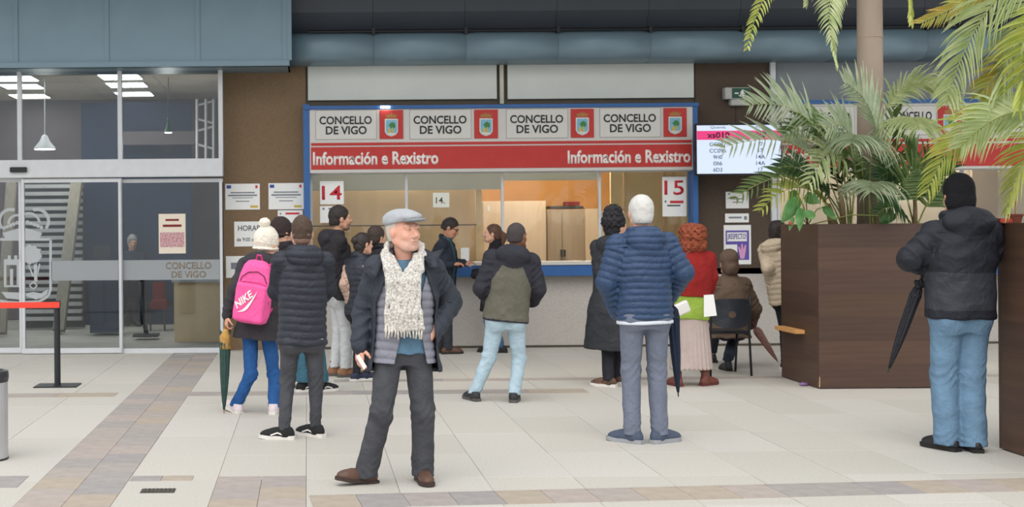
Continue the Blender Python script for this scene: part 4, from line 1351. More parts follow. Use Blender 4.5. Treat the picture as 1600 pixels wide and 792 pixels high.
# scarf: two hanging bands, a wrap round the neck and fringe
m_scarf = cloth('patterned scarf', (226, 222, 214), .95, .1, 85, .4, 160, col2=(152, 147, 142), detail=2)
sc_e = tag(empty('scarf', f_.base, 'off-white patterned fringed scarf hanging around the neck of the flat-capped walker', 'scarf'))
def scarf_pt(px, py, dy): return A3(W(px, py, f_.base.y + dy)) - A3(f_.base)
fs = Field(.006)
ring = [(601, 398, -.06), (606, 384, .02), (622, 378, .08), (642, 378, .08), (656, 384, .02), (659, 398, -.07)]
for a, b in zip(ring, ring[1:]): fs.add(cap(scarf_pt(*a), scarf_pt(*b), .024, .024), .02)
def band(pts, ws, th):
    for (a, wa), (b, wb) in zip(zip(pts, ws), zip(pts[1:], ws[1:])):
        A_, B_ = scarf_pt(*a), scarf_pt(*b)
        n = 5
        for i in range(n):
            fr = (i / (n - 1) - .5)
            fs.add(cap(A_ + A3((fr * wa, .012 * (2 * fr) ** 2, 0)), B_ + A3((fr * wb, .012 * (2 * fr) ** 2, 0)), th, th), .018)
band([(604, 398, -.085), (613, 420, -.155), (619, 440, -.18), (620, 490, -.185), (622, 516, -.18)], [.05, .085, .11, .12, .14], .014)
band([(656, 398, -.09), (649, 420, -.16), (641, 440, -.19), (641, 490, -.197), (645, 514, -.19)], [.05, .08, .1, .12, .135], .014)
fs.disp(lambda p: .0035 * np.sin(p[:, 0] * 160 + 3 * np.sin(p[:, 2] * 14)) + .002 * sinnoise(p, 60))
o = sdf_obj('scarf_cloth', fs, m_scarf, sc_e)
random.seed(3)
mf = mat('scarf fringe', (206, 200, 190), .95, .2, 60)
for i in range(13):
    x = 603 + i * 4.7
    y0 = 516 + random.uniform(-3, 2)
    a, b, c_ = [W(x + dx, y, f_.base.y - .185) for dx, y in ((0, y0 - 6), (random.uniform(-1, 1), y0 + 4), (random.uniform(-1.5, 1.5), y0 + 13))]
    MB().tube([a, b, c_], [.006, .0065, .005], 6).build('fringe_tassel', mf, sc_e, True)
# folded paper in hand
p = W(564, 562, f_.base.y - .08)
pp = empty('folded_paper', p, 'small folded white paper in the hand of the flat-capped walker', 'paper')
MB().prism([(lambda q: (q.x, q.z))(W(a, b, 8)) for a, b in ((556, 556), (561, 553), (573, 572), (568, 577))], p.y - .012, p.y - .006).build('sheet', m_paper, pp)

# ---- man in blue puffer, back view
m_bpuff = cloth('blue puffer', (50, 70, 100), .42, .08, 7, .05)
m_sjean = cloth('slate trousers', (108, 114, 130), .9, .1, 12)
k_ = Person('person in blue hooded puffer jacket and slate trousers standing with back turned', 1.82, 2,
    {'L': (988, 692, 45, 0), 'R': (1031, 692, -58, 0)},
    {'head': (1001, 333, .02), 'neck': (1003, 366, 0), 'pelvis': (1007, 490, 0), 'elL': (949, 440, .0), 'wrL': (965, 488, .13), 'elR': (1066, 425, -.02), 'wrR': (1047, 462, .16)}, 0, -2, 0, v=.0068, w=1.0)
k_.body(m_skin)
k_.hair_short(mat('silver hair', (196, 194, 190), .7, .1, 120), .007, -.075, .002)
k_.trousers(m_sjean, .088, .066, .06, .012, .06, wr=.004)
k_.upper('puffer_jacket', m_bpuff, .035, -.055, -.005, arms=(.085, .078, .058), quilt=(.047, .013), quilt_arm=(.052, .012), hood=1.1, wr=.003)
k_.upper('shirt', mat('white shirt hem', (206, 212, 220), .8, .05), .03, -.122, .0, noarms=True, wr=.002, opening=lambda x, y, z: z + .045)
k_.shoes('sneaker', mat('slate suede', (70, 80, 98), .8, .1, 40), mat('grey sole', (150, 152, 156), .7, .05))

# ---- man in quilted dark jacket, back view
m_dkq = cloth('ink quilted', (48, 51, 60), .5, .1, 7, .08)
m_dks = cloth('ink sleeves', (42, 44, 52), .8, .1, 7)
c_ = Person('person in ink quilted hooded jacket and charcoal jeans standing with back turned', 1.69, 8,
    {'L': (444, 686, 78, 0), 'R': (493, 682, 52, 0)},
    {'head': (472, 366, .03), 'neck': (474, 393, 0), 'pelvis': (472, 528, 0), 'elL': (432, 455, .03), 'wrL': (447, 470, .28), 'elR': (512, 452, .03), 'wrR': (500, 468, .28), 'kneeL': (449, 597, .04), 'kneeR': (494, 597, .04)}, 2, 2, 0, v=.0072)
c_.body(m_skin)
c_.hair_short(mat('brown spiked hair', (74, 58, 48), .8, .2, 90), .006, -.03, .003, .02, .022, 70)
c_.headpart('hair_fade', mat('brown fade', (132, 104, 88), .8, .1, 90), [((0, -.02, .0), (.078, .095, .07)), ((0, -.05, -.04), (.06, .06, .05))], (.001, 80), [((0, .9, -.2), .02), ((0, 0, -1), .085)])
c_.trousers(m_cjean, .083, .058, .046, .012, .075, wr=.005)
c_.upper('quilted_jacket', [m_dkq, m_dks], .03, -.075, .005, arms=(.078, .07, .056), quilt=(.056, .011), hood=1.15, wr=.003, region=lambda i, co, x, y, z: i)
c_.shoes('sneaker', mat('black canvas', (28, 28, 30), .8, .1, 40), m_sole, True)
MB().lathe(Vector(W(503, 530, c_.base.y - .11)), [(.009, 0), (.009, .003)], 12).build('badge', m_ltgrey, c_.root)

# ---- woman with cream bobble hat
m_ccoat = cloth('charcoal coat', (56, 54, 58), .85, .12, 10, .3, 90)
m_bjean = cloth('bright blue jeans', (40, 84, 140), .85, .14, 12)
a_ = Person('person in cream bobble hat, charcoal coat and bright blue jeans', 1.64, -22,
    {'L': (368, 644, 40, 14), 'R': (428, 646, -10, 0)},
    {'head': (417, 384, .02), 'neck': (411, 404, 0), 'pelvis': (404, 505, 0), 'elL': (366, 455, -.05), 'wrL': (355, 492, -.03), 'elR': (436, 452, .12), 'wrR': (438, 480, .3), 'kneeL': (392, 585, -.02), 'kneeR': (428, 585, .05)}, -42, -2, 4, v=.008, hs=1.2)
a_.body(m_skin, {'L': ((-.1, -.05, -1), (1, .2, .1), 55, 1)})
a_.trousers(m_bjean, .078, .058, .056, .01, .06, wr=.005)
a_.upper('coat', m_ccoat, .03, -.235, .035, arms=(.075, .066, .054), hood=1.2, wr=.005)
a_.shoes('sneaker', mat('white pink trainers', (214, 200, 204), .7, .08, 30), m_sole)
m_cream = cloth('cream knit', (226, 218, 204), .95, .08, 60, .6, 120)
a_.beanie(m_cream, -.035, .025, True, .003)
a_.headpart('pompom', m_cream, [((0, -.045, .175), (.043, .043, .043))], (.006, 70))
a_.headpart('scarf', mat('white scarf', (222, 222, 222), .9, .05, 30, .3, 60), [((-.06, -.05, -.11), (.06, -.05, -.115), .032, .032), ((.06, -.05, -.115), (.07, .04, -.11), .03, .03), ((-.06, -.05, -.11), (-.07, .04, -.11), .03, .03)], (.003, 40))

# ---- person in black beanie behind
b_ = Person('person in black beanie and teal trousers mostly hidden behind the quilted jacket', 1.66, -40,
    {'L': (474, 612, -70, 0), 'R': (503, 612, -60, 0)},
    {'head': (441, 366, 0), 'neck': (446, 388, 0), 'pelvis': (470, 478, .05), 'elL': (440, 440, .1), 'wrL': (450, 460, .25), 'elR': (480, 440, .05), 'wrR': (484, 460, .25)}, -55, 0, 0, v=.0085, hs=1.14)
b_.body(m_skin)
b_.trousers(cloth('teal trousers', (56, 96, 112), .85), .08, .07, .075, .01, .1)
b_.upper('jacket', cloth('black jacket', (44, 42, 46), .8), .03, -.15, .0, arms=(.072, .064, .05), collar=.06, wr=.004)
b_.shoes('sneaker', mat('black canvas', (28, 28, 30), .8), m_sole, True)
b_.beanie(cloth('black brown knit', (54, 46, 44), .95, .1, 60, .5, 120), -.02, .03)

# ---- man in black hooded jacket by window 14
m_blackj = cloth('black jacket', (44, 42, 46), .8)
d_ = Person('person in black hooded jacket and pale grey joggers facing along the counter', 1.82, -78,
    {'L': (524, 587, -88, 0), 'R': (540, 589, -80, 0)},
    {'head': (532, 342, .0), 'neck': (523, 366, 0), 'pelvis': (531, 462, 0), 'elL': (517, 414, .16), 'wrL': (536, 440, .2), 'elR': (519, 414, -.16), 'wrR': (540, 438, -.16)}, -78, 3, 0, v=.0092)
d_.body(mat('skin tan', (190, 142, 116), .55, .07, 25), None, mat('dark stubble', (128, 98, 82), .8, .1, 90))
d_.hair_short(mat('near black hair', (40, 34, 32), .7, .2, 90), .009, -.06, .003, .036, .012)
d_.trousers(cloth('pale grey joggers', (190, 192, 194), .9, .06, 10), .088, .07, .06, .012, .09)
d_.upper('hooded_jacket', m_blackj, .035, -.06, .0, arms=(.078, .07, .056), hood=1.1, wr=.005)
d_.shoes('boot', mat('tan nubuck', (138, 100, 74), .8, .15, 30), mat('dark grey sole', (84, 82, 80), .7))
px_ = W(516, 466, d_.base.y - .2)
e = empty('paper_sheet', px_, 'white paper sheet held at the side of the quilted jacket', 'paper')
px_box('sheet', (510, 446, 521, 466), d_.base.y - .2, .004, m_paper, e)

# ---- woman in black vest with floral sleeves
m_floral = cloth('floral sleeves', (206, 182, 164), .85, .1, 60, .2, 120, col2=(150, 112, 100), detail=2)
e_ = Person('person in black padded vest with floral sleeves and black leggings', 1.56, -50,
    {'L': (557, 595, -50, 0), 'R': (573, 594, -70, 0)},
    {'head': (568, 381, 0), 'neck': (561, 402, 0), 'pelvis': (562, 484, 0), 'elL': (537, 445, -.05), 'wrL': (545, 468, .0), 'elR': (590, 440, .1), 'wrR': (592, 465, .2)}, -60, 0, 0, v=.009)
e_.body(m_skin, {'L': ((.3, .2, -1), (1, 0, .2), 40, 1)})
m_dhair = mat('dark hair', (46, 38, 36), .6, .25, 70, .4, 60)
e_.hair_short(m_dhair, .012, -.1, .003, .034)
e_.headpart('hair_bun', m_dhair, [((0, -.11, .04), (.045, .045, .05)), ((0, -.06, -.08), (.06, .045, .09))], (.004, 60))
e_.trousers(cloth('black leggings', (38, 38, 44), .8), .075, .055, .045, .008, .07)
e_.upper('padded_vest', [m_dkq, m_floral], .03, -.1, .0, arms=(.062, .054, .046), collar=.05, quilt=(.06, .008), region=lambda i, co, x, y, z: i)
e_.shoes('sneaker', mat('navy mesh', (40, 46, 66), .7, .1), m_sole)

# ---- head and shoulders seen behind the walking man
q_ = Person('person in black mostly hidden behind the flat-capped walker', 1.64, -30,
    {'L': (592, 580, -30, 0), 'R': (608, 581, -30, 0)},
    {'head': (589, 370, 0), 'neck': (592, 388, 0), 'pelvis': (602, 470, 0)}, -50, 0, 0, v=.0105)
q_.body(m_skin)
q_.hair_short(mat('brown black hair', (62, 50, 44), .7, .2, 80), .014, -.1, .003, .034)
q_.trousers(cloth('black leggings', (38, 38, 44), .8), .078, .06, .055, .01, .08)
q_.upper('jacket', m_blackj, .03, -.15, .0, noarms=True, collar=.05)
q_.shoes('sneaker', m_solek, m_sole)

# ---- man with glasses at the counter
g_ = Person('person in glasses and dark open jacket leaning on the counter', 1.72, -112,
    {'L': (688, 551, -80, 0), 'R': (700, 553, -80, 0)},
    {'head': (704, 356, -.02), 'neck': (696, 375, 0), 'pelvis': (692, 455, 0), 'elL': (708, 412, .13), 'wrL': (724, 411, .1), 'elR': (682, 415, -.12), 'wrR': (706, 413, -.24)}, -108, -24, 0, v=.0098)
g_.body(mat('skin olive', (178, 128, 102), .55, .07, 25), {'R': ((1, 0, .1), (0, .2, -1), 30, 1), 'L': ((1, 0, .1), (0, .2, -1), 25, -1)})
g_.hair_short(mat('near black hair', (40, 34, 32), .7, .2, 90), .009, -.05, .002, .03)
g_.trousers(cloth('dark trousers', (50, 52, 58), .85), .085, .068, .06, .012, .05)
g_.upper('shirt', cloth('teal shirt', (52, 82, 92), .85), .018, -.14, .0, noarms=True, collar=.04)
g_.upper('jacket', cloth('midnight jacket', (36, 42, 54), .75), .04, -.2, .005, arms=(.076, .066, .052), shell=.024, opening=lambda x, y, z: np.where(y > .0, .075 - np.abs(x), -1), collar=.06)
g_.shoes('shoe', m_bshoe, m_solek)
gl = [g_.hd + g_.Rh @ A3(v) * g_.s for v in ((-.078, .0, .012), (-.055, .088, .012), (-.008, .104, .008), (.008, .104, .008), (.055, .088, .012), (.078, .0, .012))]
mbg = MB(); mbg.tube([Vector(v) + g_.base for v in gl], .004, 6)
for sg in (-1, 1):
    ringp = [g_.hd + g_.Rh @ A3((sg * (.032 + .022 * math.cos(t)), .1 - .008 * abs(math.cos(t)), .004 + .016 * math.sin(t))) * g_.s for t in np.linspace(0, 2 * math.pi, 13)]
    mbg.tube([Vector(v) + g_.base for v in ringp], .003, 5, False)
mbg.build('glasses', m_solek, g_.root)
e = empty('mobile_phone', W(728, 411, 16.3), 'dark phone held on the counter by the person in glasses', 'phone')
px_box('body', (722, 408.5, 737, 411), 16.22, .08, m_solek, e, .004)
e = empty('document_stand', W(727, 412, 16.7), 'pale upright document standing on the counter top', 'document')
px_box('sheet', (720, 387, 733, 411), 16.68, .01, m_paper, e)

# ---- woman with ponytail at the counter
h_ = Person('person in black coat at the counter turned toward the one in glasses', 1.64, 72,
    {'L': (768, 551, 60, 0), 'R': (783, 551, 80, 0)},
    {'head': (769, 365, 0), 'neck': (775, 384, 0), 'pelvis': (770, 462, 0), 'elR': (762, 425, .1), 'wrR': (742, 425, .12), 'elL': (760, 428, -.14), 'wrL': (741, 430, -.05)}, 80, 6, 0, v=.0098)
h_.body(m_skin)
m_brhair = mat('brown hair', (84, 58, 44), .6, .25, 70, .4, 60)
h_.hair_short(m_brhair, .011, -.08, .003, .028)
h_.headpart('ponytail', m_brhair, [((0, -.1, .03), (0, -.15, -.02), .035, .045), ((0, -.15, -.02), (0, -.14, -.13), .045, .03)], (.006, 50))
h_.trousers(cloth('blue jeans', (58, 84, 116), .85), .08, .062, .05, .01, .07)
h_.upper('coat', cloth('black wool', (34, 32, 36), .9), .03, -.32, .01, arms=(.07, .062, .052), collar=.07)
h_.shoes('sneaker', m_solek, m_solek)

# ---- man in olive jacket
m_olive = cloth('olive panel', (98, 95, 84), .8, .1, 9)
m_ink = cloth('ink black panel', (46, 46, 54), .8, .1, 9)
m_ljean = cloth('light blue jeans', (168, 190, 202), .85, .1, 12)
i_ = Person('person in olive jacket with black sleeves and light blue jeans', 1.69, -4,
    {'L': (741, 626, 20, 0), 'R': (803, 628, -15, 0)},
    {'head': (808, 369, .03), 'neck': (801, 393, 0), 'pelvis': (790, 497, 0), 'elL': (752, 450, -.02), 'wrL': (766, 474, .18), 'elR': (841, 452, -.02), 'wrR': (832, 472, .2), 'kneeL': (764, 558, .05), 'kneeR': (811, 561, .05)}, -38, 0, 0, v=.0078, w=1.06)
i_.body(m_skin2)
i_.hair_short(mat('cropped black hair', (66, 60, 60), .9, .15, 160), .005, -.05, .001, .035)
i_.headpart('beard', mat('black beard', (52, 42, 38), .9, .1, 120), [((-.05, .0, -.06), (-.03, .055, -.092), .021, .024), ((.05, .0, -.06), (.03, .055, -.092), .021, .024), ((-.03, .055, -.092), (.03, .055, -.092), .025, .025)], (.001, 80))
i_.trousers(m_ljean, .09, .066, .056, .012, .07, wr=.006)
def reg_i(i, co, x, y, z):
    sh = (z > .25) & (np.abs(x) > .105 + (.46 - z) * .55)
    hc, hr_ = i_.hood
    hd_ = ((x / hr_[0]) ** 2 + ((y - hc[1]) / hr_[1]) ** 2 + ((z - hc[2]) / hr_[2]) ** 2 < 1.25) | ((x / hr_[0] * 1.5) ** 2 + ((y - hc[1]) / hr_[1]) ** 2 + ((z - hc[2] + .06) / hr_[2] * 1.5) ** 2 < 1.3)
    return np.where(((i == 1) & (np.abs(x) > .17)) | sh | hd_ | (z > .5) | (z < -.012), 1, 0)
i_.upper('jacket', [m_olive, m_ink], .04, -.045, -.005, arms=(.084, .078, .058), hood=1.3, wr=.006, region=reg_i)
i_.shoes('sneaker', mat('black high top', (46, 46, 48), .7, .1), mat('dark grey sole', (84, 82, 80), .7), lace=m_ltgrey)

# ---- woman in long black coat
j_ = Person('person in long black hooded coat and leopard trainers', 1.66, -35,
    {'L': (951, 604, 55, 0), 'R': (966, 600, 30, 0)},
    {'head': (963, 356, 0), 'neck': (958, 376, 0), 'pelvis': (955, 468, 0), 'elL': (938, 425, -.02), 'wrL': (948, 455, .12), 'elR': (978, 425, .1), 'wrR': (985, 450, .2)}, -60, 0, 0, v=.0088, hs=1.1)
j_.body(m_skin)
j_.headpart('hair', mat('curly black hair', (36, 34, 38), .8, .3, 60), [((0, -.04, .06), (.105, .115, .1)), ((0, -.04, .14), (.09, .09, .085)), ((0, -.06, -.03), (.08, .06, .08))], (.013, 75), [((0, .9, -.45), .035)])
j_.trousers(cloth('black trousers', (40, 40, 46), .85), .08, .066, .06, .01, .07)
j_.upper('long_coat', cloth('black rain coat', (46, 48, 52), .65), .035, -.84, .06, arms=(.08, .074, .062), hood=1.1, wr=.006)
j_.shoes('sneaker', mat('leopard trainers', (120, 84, 64), .6, .3, 40, col2=(40, 34, 32)), m_sole)

# ---- woman in red sweater
l_ = Person('person in red sweater, lime top and pink wide trousers', 1.63, 4,
    {'L': (1058, 603, 12, 0), 'R': (1103, 602, -52, 0)},
    {'head': (1080, 372, .02), 'neck': (1083, 392, 0), 'pelvis': (1079, 487, 0), 'elL': (1053, 432, .0), 'wrL': (1062, 460, .16), 'elR': (1111, 432, .0), 'wrR': (1106, 464, .12)}, 5, 0, 0, v=.0088, hs=1.15)
l_.body(m_skin, {'R': ((.0, .3, -1), (-1, 0, 0), 45, 1)})
l_.headpart('hair', mat('curly red hair', (138, 70, 46), .8, .35, 55), [((0, -.03, .03), (.115, .12, .11)), ((0, -.04, -.06), (.125, .1, .09)), ((-.05, -.03, .07), (.07, .08, .06)), ((.06, -.03, .05), (.07, .08, .07))], (.016, 70), [((0, .9, -.2), .05)])
l_.skirt('wide_trousers', mat('pink rib knit', (182, 166, 160), .9, .06, 12, .5, 90), .72, .17, .165, .21, .12, .16, 22, .006)
l_.upper('lime_top', cloth('lime cotton', (146, 174, 70), .8), .026, -.12, .0, noarms=True, top=.5)
l_.upper('sweater', cloth('red wool', (140, 36, 34), .95, .12, 18, .5, 150), .042, .26, .01, arms=(.078, .074, .056), collar=.05, wr=.005)
l_.shoes('boot', mat('red brown boots', (116, 66, 56), .5, .15, 25), mat('red sole', (96, 48, 42), .6))
e = empty('shoulder_bag', W(1064, 496, 12.35), 'small white shoulder bag on the hip of the person in red sweater', 'bag')
B_ = W(1064, 482, 12.33)
Rq = rotm(10, 0, -22)
fb = Field(.006); fb.add(rbox((0, 0, 0), (.085, .03, .06), .02, (0, 0, .085), Rq), .01)
sdf_obj('bag_body', fb, mat('white leather', (216, 212, 208), .5, .04), e)
MB().tube([W(1052, 474, 12.33), W(1058, 430, 12.38), W(1066, 400, 12.42), W(1078, 392, 12.45)], .006, 6).build('strap', mat('bag strap', (92, 70, 60), .6), e)
e = empty('document_folder', W(1109, 494, 12.45), 'white papers held beside the lime top of the person in red', 'papers')
MB().prism([(lambda q: (q.x, q.z))(W(a, b, 12.42)) for a, b in ((1100, 461), (1115, 460), (1120, 493), (1100, 495))], 12.42, 12.428).build('sheet', m_paper, e)

# ---- chair and seated person
m_chair = mat('black plastic seat', (44, 48, 56), .4, .08, 10)
cb = G(1147, 588)
ch = empty('visitor_chair', cb, 'black visitor chair with perforated plastic back under the seated person', 'chair')
def cpt(px, py, dy): return W(px, py, cb.y + dy)
yb = cb.y
xl, xr = W(1110, 560, yb).x, W(1174, 560, yb).x
for nm, pts in (('leg', [(xr, yb, 0), (xr - .01, yb + .03, .45), (xr - .01, yb - .02, .84)]), ('leg', [(xl, yb, 0), (xl + .01, yb + .03, .45), (xl + .01, yb - .02, .84)]),
                ('leg', [(xr - .03, yb + .42, 0), (xr - .02, yb + .38, .44)]), ('leg', [(xl + .03, yb + .42, 0), (xl + .02, yb + .38, .44)])):
    MB().tube(pts, .013, 8).build(nm, m_blk, ch, True)
for xx in (xl + .01, xr - .01):
    MB().tube([(xx, yb + .03, .435), (xx, yb + .40, .44)], .012, 8).build('seat_rail', m_blk, ch, True)
bx('seat', xl + .01, xr - .01, yb + .01, yb + .44, .445, .475, m_chair, ch, .012)
# backrest with rounded lower edge and centre hole
def back_panel():
    bm = bmesh.new()
    cx, w = (xl + xr) / 2, (xr - xl) / 2 - .012
    n = 28
    out, inn = [], []
    for i in range(n):
        a = 2 * math.pi * i / n
        ux, uz = math.cos(a), math.sin(a)
        q = max(abs(ux), abs(uz))
        sx, sz = ux / (abs(ux) ** 6 + abs(uz) ** 6) ** (1 / 6), uz / (abs(ux) ** 6 + abs(uz) ** 6) ** (1 / 6)
        z = .665 + sz * .155
        if sz < 0: z = .665 + sz * (.115 + .045 * (1 - sx * sx))
        out.append((cx + sx * w, z)); inn.append((cx + ux * .042, .655 + uz * .036))
    y = lambda x: yb - .02 - .05 * (1 - ((x - cx) / w) ** 2)
    for dy, fl in ((0, False), (.015, True)):
        A_ = [bm.verts.new((x, y(x) + dy, z)) for x, z in out]; B2 = [bm.verts.new((x, y(x) + dy, z)) for x, z in inn]
        for i in range(n):
            f4 = (A_[i], A_[(i + 1) % n], B2[(i + 1) % n], B2[i])
            bm.faces.new(f4[::-1] if fl else f4)
        if not fl: A0, B0 = A_, B2
    for i in range(n):
        bm.faces.new((A0[i], A_[i], A_[(i + 1) % n], A0[(i + 1) % n])); bm.faces.new((B0[i], B0[(i + 1) % n], B2[(i + 1) % n], B2[i]))
    bmesh.ops.recalc_face_normals(bm, faces=bm.faces)
    me = bpy.data.meshes.new('backrest'); bm.to_mesh(me); bm.free()
    return link('backrest', me, m_chair, ch)
back_panel()
m_ = Person('person in brown jacket and head covering seated with back turned', 1.60, 6,
    {'L': (1112, 566, 20, 0), 'R': (1137, 579, 5, 0)},
    {'head': (1138, 409, -.12), 'neck': (1140, 434, -.14), 'pelvis': (1142, 515, -.18), 'elL': (1104, 482, -.12), 'wrL': (1118, 508, .1), 'elR': (1180, 482, -.1), 'wrR': (1174, 508, .12),
     'kneeL': (1117, 517, .18), 'kneeR': (1150, 517, .18)}, 4, -6, 0, v=.009, w=1.05, hs=1.22)
m_.body(m_skin)
m_brj = cloth('brown jacket', (104, 86, 72), .75, .12, 8)
m_.headpart('head_covering', cloth('brown hood', (100, 82, 70), .85, .12, 12), [((0, -.02, .03), (.094, .112, .1)), ((0, -.045, -.06), (.085, .085, .09))], (.003, 40), [((0, .9, -.3), .05)])
m_.trousers(cloth('dark navy trousers', (42, 48, 60), .85), .085, .07, .062, .012, .12)
m_.upper('jacket', m_brj, .045, -.16, .02, arms=(.085, .08, .06), collar=.06, wr=.007)
m_.shoes('boot', mat('black leather', (36, 36, 40), .45, .1), m_solek)

# ---- person in cream puffer behind the planter
n_ = Person('person in cream puffer jacket half hidden behind the planter', 1.62, -55,
    {'L': (1228, 577, -55, 0), 'R': (1242, 577, -55, 0)},
    {'head': (1216, 362, 0), 'neck': (1213, 379, 0), 'pelvis': (1229, 466, 0), 'elL': (1200, 420, -.08), 'wrL': (1207, 450, .1), 'elR': (1232, 420, .1), 'wrR': (1238, 445, .2)}, -60, 0, 0, v=.0098)
n_.body(m_skin)
n_.hair_short(m_dhair, .014, -.12, .004, .03)
n_.trousers(cloth('black leggings', (38, 38, 44), .8), .08, .062, .055, .01, .08)
n_.upper('puffer_jacket', cloth('cream puffer', (200, 182, 158), .6), .045, -.1, .0, arms=(.082, .074, .056), quilt=(.06, .012), quilt_arm=(.06, .011), hood=1.1)
n_.shoes('sneaker', m_solek, m_sole)

# ---- man in black beanie at the right planter
m_bj = cloth('black shell', (36, 38, 46), .6, .12, 7)
m_bj2 = cloth('dark grey shell', (54, 56, 64), .55, .12, 7)
m_wjean = cloth('washed blue jeans', (104, 134, 160), .85, .14, 9)
o_ = Person('person in black beanie, two-tone black jacket and washed blue jeans', 1.90, 2,
    {'L': (1480, 703, 22, 0), 'R': (1522, 705, -8, 0)},
    {'head': (1497, 306, .04), 'neck': (1501, 340, 0), 'pelvis': (1500, 494, 0), 'elL': (1424, 404, .02), 'wrL': (1452, 418, .26), 'elR': (1551, 390, .05), 'wrR': (1548, 372, .34), 'shL': (1463, 366, 0), 'shR': (1543, 362, 0)}, 0, -4, 0, v=.0072, w=1.1)
o_.body(m_skin)
def reg_o(i, co, x, y, z):
    return np.where((z > .31 + 0 * x) | (z < .05), 0, 1)
o_.upper('hooded_jacket', [m_bj, m_bj2], .04, -.02, -.012, arms=(.094, .085, .064), hood=1.3, collar=.09, wr=.008, region=reg_o)
o_.trousers(m_wjean, .098, .082, .08, .014, .035, wr=.006)
o_.shoes('shoe', mat('black leather', (36, 36, 40), .45), m_solek)
o_.beanie(cloth('black knit', (26, 26, 30), .95, .12, 60, .5, 130), -.1, .01, False)

# ---- grey-haired person inside the entrance
r_ = Person('person in dark clothes standing deep inside the entrance hall', 1.6, 200,
    {'L': (196, 508, 200, 0), 'R': (214, 508, 200, 0)},
    {'head': (207, 378, 0), 'neck': (206, 393, 0), 'pelvis': (208, 452, 0), 'elL': (222, 425, -.1), 'wrL': (212, 438, -.25), 'elR': (190, 425, -.1), 'wrR': (200, 438, -.25)}, 200, -12, 0, v=.0125)
r_.body(m_skin)
r_.hair_short(mat('grey hair', (150, 146, 146), .8, .15, 80), .014, -.09, .004, .034)
r_.trousers(cloth('dark trousers', (50, 52, 58), .85), .085, .068, .06, .012, .05)
r_.upper('jacket', cloth('blue black jacket', (36, 48, 66), .8), .03, -.15, 0)
r_.shoes('shoe', m_solek, m_solek)
# ================================================================== THINGS CARRIED
# ---- pink backpack
PB = W(397, 456, a_.base.y - .235)
Rp = rotm(-14, 0, 9)          # local y points away from the viewer
bp = empty('backpack', W(393, 507, a_.base.y - .235), 'bright pink backpack with white sports lettering on the back of the bobble-hat wearer', 'backpack')
bo = A3(PB) - A3(bp.location)
m_pinkb = cloth('pink nylon', (238, 92, 158), .6, .06, 8, .1)
m_pinkd = cloth('pink trim', (206, 62, 128), .6, .06, 8)
fb = Field(.007)
fb.add(loft(bo, Rp, [-.265, -.25, -.18, .0, .14, .22, .262, .275], [.11, .14, .158, .155, .138, .115, .08, .04], [.05, .07, .085, .085, .078, .065, .045, .02], n=3.2), .02)
fb.add(rbox((0, -.075, -.09), (.135, .035, .165), .03, bo, Rp), .03)
fb.disp(lambda p: .003 * sinnoise(p, 22))
sdf_obj('pack_body', fb, m_pinkb, bp)
def bpt(x, y, z): return Vector(bo + Rp @ A3((x, y, z))) + bp.location
def front(x, z): return -.113 + 3.5 * max(0, abs(x) - .105) ** 1.6 + 1.2 * max(0, abs(z + .09) - .14) ** 1.5
MB().tube([bpt(-.12, -.075, .06), bpt(-.1, -.085, .12), bpt(-.05, -.083, .165), bpt(.03, -.08, .18), bpt(.09, -.075, .15), bpt(.13, -.06, .06), bpt(.15, -.05, -.08)], .004, 6).build('zip', cloth('dark zip', (72, 34, 56), .6), bp)
MB().tube([bpt(-.125, -.088, .072), bpt(-.06, -.098, .088), bpt(.06, -.098, .09), bpt(.125, -.088, .075)], .0045, 6).build('pocket_seam', m_pinkd, bp)
MB().tube([bpt(-.03, .03, .26), bpt(-.015, .0, .315), bpt(.015, .0, .315), bpt(.03, .03, .26)], .008, 8).build('grab_loop', m_pinkd, bp)
for sx in (-1, 1):
    MB().tube([bpt(sx * .07, .05, .22), bpt(sx * .1, .12, .26), bpt(sx * .125, .2, .24), bpt(sx * .14, .27, .1), bpt(sx * .14, .2, -.1), bpt(sx * .13, .06, -.18)], .014, 8).build('shoulder_strap', m_pinkd, bp, True)
# lettering and swoosh
cu = bpy.data.curves.new('mark', 'FONT'); cu.body = 'NIKE'; cu.offset = .03; cu.shear = .25
t_ = bpy.data.objects.new('mark', cu); COL.objects.link(t_)
me = bpy.data.meshes.new_from_object(t_.evaluated_get(bpy.context.evaluated_depsgraph_get())); bpy.data.objects.remove(t_)
an = math.radians(45)
def on_pack(u, v):
    x, z = -.03 + u * math.cos(an) - v * math.sin(an), -.09 + u * math.sin(an) + v * math.cos(an)
    return x, z
co = np.array([v.co for v in me.vertices])
co[:, 0] = (co[:, 0] - co[:, 0].min()) / np.ptp(co[:, 0]) * .19 - .09
co[:, 1] = (co[:, 1] - co[:, 1].min()) / np.ptp(co[:, 1]) * .062 + .0
for v, (u, w_, _) in zip(me.vertices, co):
    x, z = on_pack(u, w_)
    v.co = bpt(x, front(x, z) - .004, z)
me.materials.clear()
link('lettering', me, m_wtxt, bp)
sw = []
for t in np.linspace(0, 1, 13): sw.append((-.105 + .245 * t, -.02 - .055 * math.sin(min(1, t * 2.4) * math.pi / 2) * (1 - t) ** .8 + .035 * t ** 2))
sw2 = [(-.105 + .245 * t, -.02 - .035 * math.sin(min(1, t * 3.2) * math.pi / 2) * (1 - t) ** .9 * .6 + .035 * t ** 2 + .001) for t in np.linspace(1, 0, 13)]
bm = bmesh.new()
lo_ = [bm.verts.new(bpt(on_pack(u, v)[0], front(*on_pack(u, v)) - .004, on_pack(u, v)[1])) for u, v in sw]
hi_ = [bm.verts.new(bpt(on_pack(u, v)[0], front(*on_pack(u, v)) - .004, on_pack(u, v)[1])) for u, v in sw2[::-1]]
